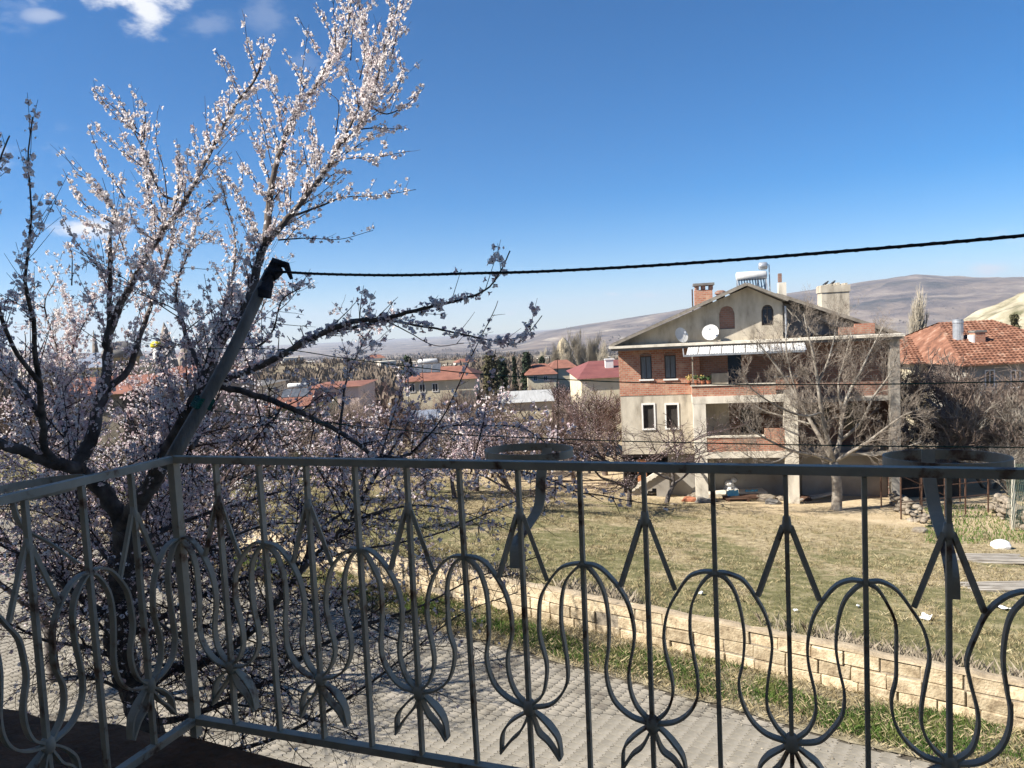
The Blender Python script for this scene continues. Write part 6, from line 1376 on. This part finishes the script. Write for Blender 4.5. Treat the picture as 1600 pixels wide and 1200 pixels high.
# garden shed, rusty trellis, stone walls, fence at the right
p = gY(1455, 800); hh_ = at(1440, 722, p[1])[2]
hip_house('garden_shed', 1400, 1500, 790, 730, 722, p[1]+3.5, 3, MT['dark'], MT['roofgrey'], 'dark garden shed with a pale rough roof behind the rusty frame', cat='shed', gable=True, ov=.3)
p0 = gY(1408, 812); t = thing('rusty_trellis', p0, 'rusty iron frame and trellis around the garden at the right', 'trellis')
z_h = at(1408, 735, p0[1])[2]-p0[2]
for i, (x, y) in enumerate(((0, 0), (.9, .1), (1.9, .2), (2.8, .3), (3.8, .4), (.2, 2.), (2, 2.2), (3.8, 2.3))):
    b = MB(); b.beam((x, y, 0), (x, y, z_h*NR.uniform(.8, 1.1)), .045, .045, up=(1, 0, 0)); b.build('post', MT['rust'], t)
for zf_ in (.35, .62, .92):
    b = MB(); b.beam((0, 0, z_h*zf_), (3.8, .4, z_h*zf_+.05), .03, .03); b.build('crossbar', MT['rust'], t)
b = MB(); b.beam((0, 0, z_h*.9), (2.0, .2, z_h*.4), .03, .03); b.build('crossbar', MT['rust'], t)
def rubble_wall(pts, h, lab, n=120, sz=.2):
    p0 = gY(*pts[0]); t = thing('stone_wall', p0, lab, 'wall', 'rough stone garden walls'); W3 = [gY(*q) for q in pts]
    meshes = []
    for j in range(5):
        V, F_ = rock(sz, (1.2, 1, .75), 1.3); b = MB(); b.add(V, F_); o = b.build('stone', MT['stone'], t); meshes.append(o.data)
        if j: bpy.data.objects.remove(o)
        else: f0 = o
    seg = np.array(W3); ln = np.linalg.norm(np.diff(seg, axis=0), axis=1); cum = np.concatenate([[0], np.cumsum(ln)])
    for i in range(n):
        x = NR.rand()*cum[-1]; k = min(len(ln)-1, np.searchsorted(cum, x)-1); k = max(k, 0); q = seg[k]+(seg[k+1]-seg[k])*((x-cum[k])/ln[k]); o = f0 if i == 0 else copyobj(f0, t)
        o.data = meshes[i % 5]; z = float(gz(q[0], q[1])); o.location = (q[0]-p0[0]+NR.normal(0, .10), q[1]-p0[1]+NR.normal(0, .10), z-p0[2]+NR.uniform(0, h)); o.rotation_euler = tuple(NR.uniform(-.4, .4, 2))+(NR.uniform(0, 6),); s_ = NR.uniform(.6, 1.3); o.scale = (s_,)*3
rubble_wall([(1394, 770), (1402, 790), (1425, 812), (1452, 826)], .6, 'rough stone wall at the left corner of the garden', 120, .11)
rubble_wall([(1556, 800), (1575, 815), (1600, 828), (1640, 845)], .85, 'rough pale stone wall at the right edge of the garden', 150, .13)
f0 = gY(1535, 826); t = thing('mesh_fence', f0, 'green wire mesh fence on pale posts at the right edge', 'fence')
zf = at(1583, 722, f0[1])[2]-f0[2]
for i, px_ in ((1, 1583), (2, 1640)):
    q = at(px_, 800, f0[1]+i*-.3); b = MB(); x = q[0]-f0[0]; y = q[1]-f0[1]; b.beam((x, y, -.2), (x, y, zf*(1.05 if i else .35)), .09, .09, up=(1, 0, 0)); b.build('post', MT['plasterlight'], t)
xa = at(1560, 800, f0[1])[0]-f0[0]; xb = at(1700, 800, f0[1])[0]-f0[0]; b = MB()
for i in range(46): x = xa+(xb-xa)*i/45; b.beam((x, -.35, .1), (x+.35, -.35, zf), .008, .008, up=(0, 1, 0)); b.beam((x+.35, -.34, .1), (x, -.34, zf), .008, .008, up=(0, 1, 0))
tag(b.build('wire_mesh', MT['meshgreen'], t), kind='stuff')
s_, d_, x, y = scatter(60000, 0, 40, 12, 32, lambda s_, d_, x, y: (lambda X: (X[0] > 1445) & (X[0] < 1700) & (X[1] > 790) & (X[1] < 850))(project(np.stack([x, y, gz(x, y)], -1))))
tag(blades('garden_grass', np.stack([x, y, gz(x, y)-.01], -1), NR.uniform(.08, .2, len(x)), NR.uniform(.01, .02, len(x)), MT['green'], .8), 'bright green grass in the shade of the garden at the right', 'grass', kind='stuff')

# shrubs and trees round the garden
for (px_, Y, top, k, wd, lab) in ((1466, 37, 560, 'bare2', 1.0, 'dark many stemmed bare tree in the garden right of the pale barked one'), (1545, 36, 600, 'greyshrub', 1.3, 'grey bush of long upright stems left of the mesh fence'), (1590, 37, 585, 'bare1', 1.1, 'bare tree behind the mesh fence at the right edge'),
      (1500, 41, 545, 'bare1', 1.5, 'wide bare tree screening the cream house with the tile roof'), (1560, 40.5, 535, 'bare2', 1.4, 'wide bare tree screening the wall of the large tiled house'), (1450, 40, 530, 'bare2', 1.2, 'bare brown tree just left of the metal chimney, in front of the roofs'), (1385, 35.5, 545, 'bare1', 1.3, 'broad bare tree right of the pale barked one, over the right wing of the house'), (1475, 36, 555, 'bare1', 1.3, 'broad bare tree above the rusty frame in the garden'), (1575, 35.5, 560, 'bare1', 1.5, 'broad bare tree leaning over the pale stone wall'), (1410, 39, 560, 'bare1', 1.2, 'thin bare tree at the right corner of the brick house'), (1510, 40, 640, 'shrub', 1.6, 'tangled brown shrub before the cream house with the tile roof'), (1440, 35, 690, 'shrub', 1.3, 'low brown shrub over the rusty frame'), (1590, 33, 680, 'greyshrub', 1.3, 'low grey shrub just behind the mesh fence'), (1375, 38, 640, 'shrub', 1.3, 'brown shrub against the shaded right wing of the house')):
    tree_at('bare_tree' if 'tree' in lab[:30] else 'bare_shrub', k, px_, Y, top, lab, wide=wd, cat='tree' if 'tree' in lab[:30] else 'shrub')
for (px_, Y, top, k, lab) in ((445, 30, 640, 'bare2', 'brown bare tree in front of the small yellow house, near'), (520, 32, 610, 'bare1', 'brown bare tree below the low pinkish house, near'), (590, 34, 600, 'reddish', 'reddish bare tree below the left end of the orange roof, near'), (655, 33, 615, 'bare2', 'spreading bare tree below the orange roof, near'), (735, 36, 610, 'bare1', 'bare tree between the orange roof and the pale metal roof, near'), (845, 38, 625, 'bare2', 'bare tree right in front of the pale metal roof'), (890, 40, 605, 'reddish', 'reddish bare tree just left of the maroon roofed house'), (940, 43, 598, 'bare1', 'bare tree in front of the maroon roofed house')):
    tree_at('bare_tree', k, px_, Y, top, lab, wide=1.4)
# poplars
for i, (px_, Y, top, k, wd, lab) in enumerate(((1426, 110, 440, 'poplar', .75, 'tall single pale poplar standing before the mountain right of the house'), (905, 125, 508, 'poplar2', .9, 'tallest bare poplar of the row left of the brick house'), (925, 122, 514, 'poplar', .9, 'bare poplar second from the brick house in the row'), (888, 128, 522, 'poplar', .9, 'bare poplar left of the tallest one in the row'), (942, 120, 526, 'poplar2', .9, 'bare poplar of the row nearest the brick house'), (866, 130, 530, 'poplar2', .9, 'bare poplar at the left end of the row, above the small cream house'), (850, 140, 538, 'poplar', .9, 'low bare poplar beyond the dark conifers'), (918, 135, 520, 'poplar2', .9, 'bare poplar set back behind the row left of the brick house'))):
    tree_at('poplar', k, px_, Y, top, lab, group='bare poplars', wide=wd)
# evergreens: trunk and a crown of many small leaf clumps
def evergreen(px_, Y, top, wpx, m, lab, conical=True, sz=.18, n=2600):
    p = gpt(px_, Y); p[0] = at(px_, top, Y)[0]; p[2] = float(gz(p[0], Y)); H = htop(p, top, px_); W_ = wpx/FPX*Y/2
    t = thing('evergreen_tree', p, lab, 'tree'); b = MB(); b.tube([(0, 0, -.2), (.05, 0, H*.6)], [.18, .08], 7); b.build('trunk', MT['brownbark'], t)
    V = []; F = []; cl = []
    for i in range(60):
        u = NR.rand()**.8; a = NR.uniform(0, 6.28); rr = W_*((1-u)*.95+.1 if conical else sqrt(max(.05, 1-(2*u-.9)**2))*.8)*NR.uniform(.35, .95); cl.append((cos(a)*rr, sin(a)*rr, H*(.25+.72*u)))
    cl = np.array(cl); c_ = cl[NR.randint(0, len(cl), n)]+NR.normal(0, W_*.17, (n, 3)); d = NR.normal(0, 1, (n, 3)); d /= np.linalg.norm(d, axis=1)[:, None]; u = np.cross(d, NR.normal(0, 1, (n, 3))); u /= np.linalg.norm(u, axis=1)[:, None]; s_ = sz*NR.uniform(.5, 1.3, (n, 1))*(Y/70)
    V = np.stack([c_-u*s_, c_+d*s_*.8, c_+u*s_], 1); F = np.arange(n*3).reshape(-1, 3); npmesh('crown', V.reshape(-1, 3), F, MT[m], parent=t)
for a_ in ((822, 95, 552, 28, 'evergreen', 'dark conical evergreen beside the small cream house'), (803, 100, 556, 8, 'evergreen', 'narrow dark cypress left of the conical evergreen'), (846, 105, 555, 16, 'evergreen', 'small dark evergreen right of the conical one'), (765, 90, 552, 34, 'olive', 'rounded olive brown tree left of the dark evergreens', False), (783, 96, 560, 22, 'evergreen', 'dark rounded tree between the olive brown tree and the cypress', False),
           (636, 85, 556, 22, 'evergreen', 'dark small evergreen above the left end of the orange roof', False), (1585, 60, 489, 22, 'olive', 'small round dark tree on the pale hillside at the right edge', False), (1560, 62, 503, 30, 'evergreen', 'dark evergreen behind the ridge of the large tile roof', False)):
    evergreen(*a_)
# orchard of bare trees between the field and the hills
LAND = [(345, 'the leaning pole'), (445, 'the small yellow house'), (520, 'the low pinkish house'), (640, 'the orange roof end'), (700, 'the orange roof'), (765, 'the olive brown tree'), (822, 'the dark conical evergreen'), (860, 'the small cream house'), (905, 'the tallest poplar'), (950, 'the maroon roof')]
NMS = {'bare1': 'grey bare tree', 'bare2': 'spreading bare tree', 'reddish': 'reddish bare tree', 'shrub': 'low bare shrub'}
ORDW = ['', 'second ', 'third ', 'fourth ', 'fifth ', 'sixth ', 'seventh ', 'eighth ', 'ninth ']
_seen = {}
def uniq(k, px_, Y, H, land):
    n = min(land, key=lambda t: abs(t[0]-px_)); sd_ = 'left of' if px_ < n[0]-9 else 'right of' if px_ > n[0]+9 else 'in line with'
    s_ = ('tall ' if H > 4.7 else 'small ' if H < 3.2 else '')+NMS[k]+' '+sd_+' '+n[1]+(', near' if Y < 58 else ', far' if Y > 88 else '')
    _seen[s_] = _seen.get(s_, 0)+1; return (ORDW[_seen[s_]-1]+s_)[:120] if _seen[s_] > 1 else s_
OR = []
for i in range(100):
    px_ = NR.uniform(330, 985); Y = 40*(125/40)**NR.rand(); OR.append((px_, Y))
OR.sort(key=lambda t: t[1])
for i, (px_, Y) in enumerate(OR):
    k = ('bare1', 'bare2', 'reddish', 'shrub')[i % 4]; p = gpt(px_, Y); H = NR.uniform(3.2, 5.6)*(.7 if k == 'shrub' else 1)
    add_tree('orchard_shrub' if k == 'shrub' else 'orchard_tree', k, p-np.array([0, 0, .1]), H, uniq(k, px_, Y, H, LAND), 'bare orchard trees in the middle distance', 'shrub' if k == 'shrub' else 'tree', wide=1.3)
LL_ = [(20, 'the left edge'), (125, 'the old stone house'), (192, 'the stone turret'), (256, 'the tallest tuff cone'), (320, 'the broad tuff shoulder')]
for i in range(18):
    px_ = NR.uniform(-40, 330); Y = NR.uniform(30, 75); p = gpt(px_, Y); H = NR.uniform(4, 6); add_tree('orchard_tree', 'bare1', p-np.array([0, 0, .1]), H, uniq('bare1', px_, Y, H, LL_), 'bare trees among the old houses', 'tree', wide=1.2)
LR_ = [(1300, 'the big plastered chimney'), (1426, 'the single tall poplar'), (1497, 'the metal chimney'), (1585, 'the right edge')]
for i in range(12):
    px_ = NR.uniform(1240, 1640); Y = NR.uniform(58, 95); p = gpt(px_, Y); H = NR.uniform(4, 6); add_tree('orchard_tree', 'bare2', p-np.array([0, 0, .1]), H, uniq('bare2', px_, Y, H, LR_), 'bare trees behind the tile roofs', 'tree', wide=1.2)

# ---------------------------------------------------------------- the far plain: woods and houses of the town
def base0(x, y, z, kk): return np.repeat(np.stack([x, y, z], -1)[:, None], kk, 1)
def far_woods(name, n, r0, r1, az0, az1, m, sz, lab, thr=-.1, seed=0):
    R = r0*(r1/r0)**NR.rand(n); A = NR.uniform(az0, az1, n); x = R*np.sin(A); y = R*np.cos(A); k = fbm(x*.004+seed, y*.004, 4, 71+seed)*1.0 > thr; x, y, R = x[k], y[k], R[k]; n = len(x); z = gz(x, y); S_ = sz*NR.uniform(.5, 1.3, n)
    kk = 16; th = NR.uniform(0, 6.28, (n, kk)); ph = NR.uniform(.15, 1.0, (n, kk)); rr = NR.uniform(.5, 1.0, (n, kk))*S_[:, None]
    tip = np.stack([x[:, None]+np.cos(th)*rr*(1.1-.4*ph), y[:, None]+np.sin(th)*rr*(1.1-.4*ph), z[:, None]+ph*S_[:, None]*2.1*rr/S_[:, None]], -1)
    base = np.stack([x[:, None]+0*th, y[:, None]+0*th, z[:, None]+0*th], -1)+(tip-base0(x, y, z, kk))*.25
    wv_ = NR.normal(0, 1, (n, kk, 3)); wv_ /= np.linalg.norm(wv_, axis=-1)[..., None]; wv_ *= (S_*.22)[:, None, None]
    V = np.stack([base-wv_, base+wv_, tip+wv_*.6, tip-wv_*.6], 2); F = np.arange(n*kk*4).reshape(-1, 4)
    tag(npmesh(name, V.reshape(-1, 3), F, m), lab, 'woods', kind='stuff')
far_woods('distant_scrub', 22000, 75, 1500, -.75, .75, mat('far_bare_wood', [(.13, .10, .075), (.21, .17, .13)], scale=.05, rough=1), 1.7, 'brown bare scrub and orchards covering the plain', -.45)
far_woods('distant_evergreens', 1300, 130, 1600, -.75, .75, MT['evergreen'], 2.0, 'dark evergreen trees dotted over the plain', .12, 5)
far_woods('distant_hill_scrub', 7000, 1500, 4200, -.75, .75, mat('far_hill_scrub', [(.10, .085, .07), (.17, .14, .12)], scale=.01, rough=1), 5, 'dark scrub spread over the foot of the mountain', .0, 9)
def town_house(i, x, y, w, d, h, rz, red):
    z = float(gz(x, y)); t = thing('distant_house', (x, y, z-.5), 'pale red roofed house of the far town' if red else 'pale flat roofed block of the far town', 'house', 'red roofed houses of the far town' if red else 'flat roofed houses of the far town', rz=rz)
    key = ('r' if red else 'f'); 
    if key not in _cache:
        b = MB(); b.box((-.5, -.5, 0), (.5, .5, 1)); wm = b.build('wall', MT['farwhite']); b = MB()
        if red: b.add([(-.54, -.54, 1.0), (.54, -.54, 1.0), (.54, .54, 1.0), (-.54, .54, 1.0), (-.25, 0, 1.32), (.25, 0, 1.32)], [(0, 1, 5, 4), (1, 2, 5), (2, 3, 4, 5), (3, 0, 4), (0, 3, 2, 1)])
        else: b.box((-.52, -.52, 1.001), (.52, .52, 1.06))
        rm = b.build('roof', MT['rooftilefar'] if red else MT['plasterlight']); b = MB()
        for q in range(3):
            for zz_ in (.2, .6): b.box((-.36+q*.28, -.512, zz_), (-.24+q*.28, -.5001, zz_+.2))
        gm = b.build('windows', MT['glass']); _cache[key] = (wm.data, rm.data, gm.data)
        for o in (wm, rm, gm): bpy.data.objects.remove(o)
    for nm, dt in zip(('wall', 'roof', 'windows'), _cache[key]):
        o = link(bpy.data.objects.new(nm, dt), t)
        if nm == 'windows': o['kind'] = 'stuff'
    t.scale = (w, d, h)
for i in range(120):
    az = NR.uniform(-.66, .66); R = 320*(1700/320)**NR.rand()
    town_house(i, R*sin(az), R*cos(az), NR.uniform(6, 12), NR.uniform(6, 10), NR.uniform(3, 6), NR.uniform(-.6, .6), NR.rand() < .25)
# pale tuff hill at the right
n1, n2 = 90, 60; V = []
c0 = at(1760, 500, 330.); hillH = at(1640, 428, 330)[2]-float(gz(c0[0], 330))
u = np.linspace(-1, 1, n1); v = np.linspace(-1, 1, n2); UU, VV_ = np.meshgrid(u, v, indexing='ij')
hx_ = c0[0]+30+UU*125; hy_ = 350+VV_*120; rr = np.sqrt(UU**2+VV_**2)
base = gz(hx_, hy_); prof = np.clip(1-np.abs(UU)**1.0, 0, 1)*np.clip(1-VV_**2, 0, 1)**.7
hz_ = base-1.5+(hillH*1.35)*prof*(1+.35*fbm(hx_*.02, hy_*.02, 5, 12))+3.0*fbm(hx_*.06, hy_*.06, 4, 15)*np.clip(prof*4, 0, 1)
idx = np.arange(n1*n2).reshape(n1, n2); F = np.stack([idx[:-1, :-1], idx[1:, :-1], idx[1:, 1:], idx[:-1, 1:]], -1).reshape(-1, 4)
tag(npmesh('tuff_hill', np.stack([hx_, hy_, hz_], -1).reshape(-1, 3), F, mat('yellow_tuff_hill', [(.10, .10, .05), (.24, .215, .14), (.38, .34, .24), (.46, .42, .32)], scale=.09, rough=1, bump=.8, bscale=.4, bdist=1.0, detail=9), smooth=True), kind='structure')
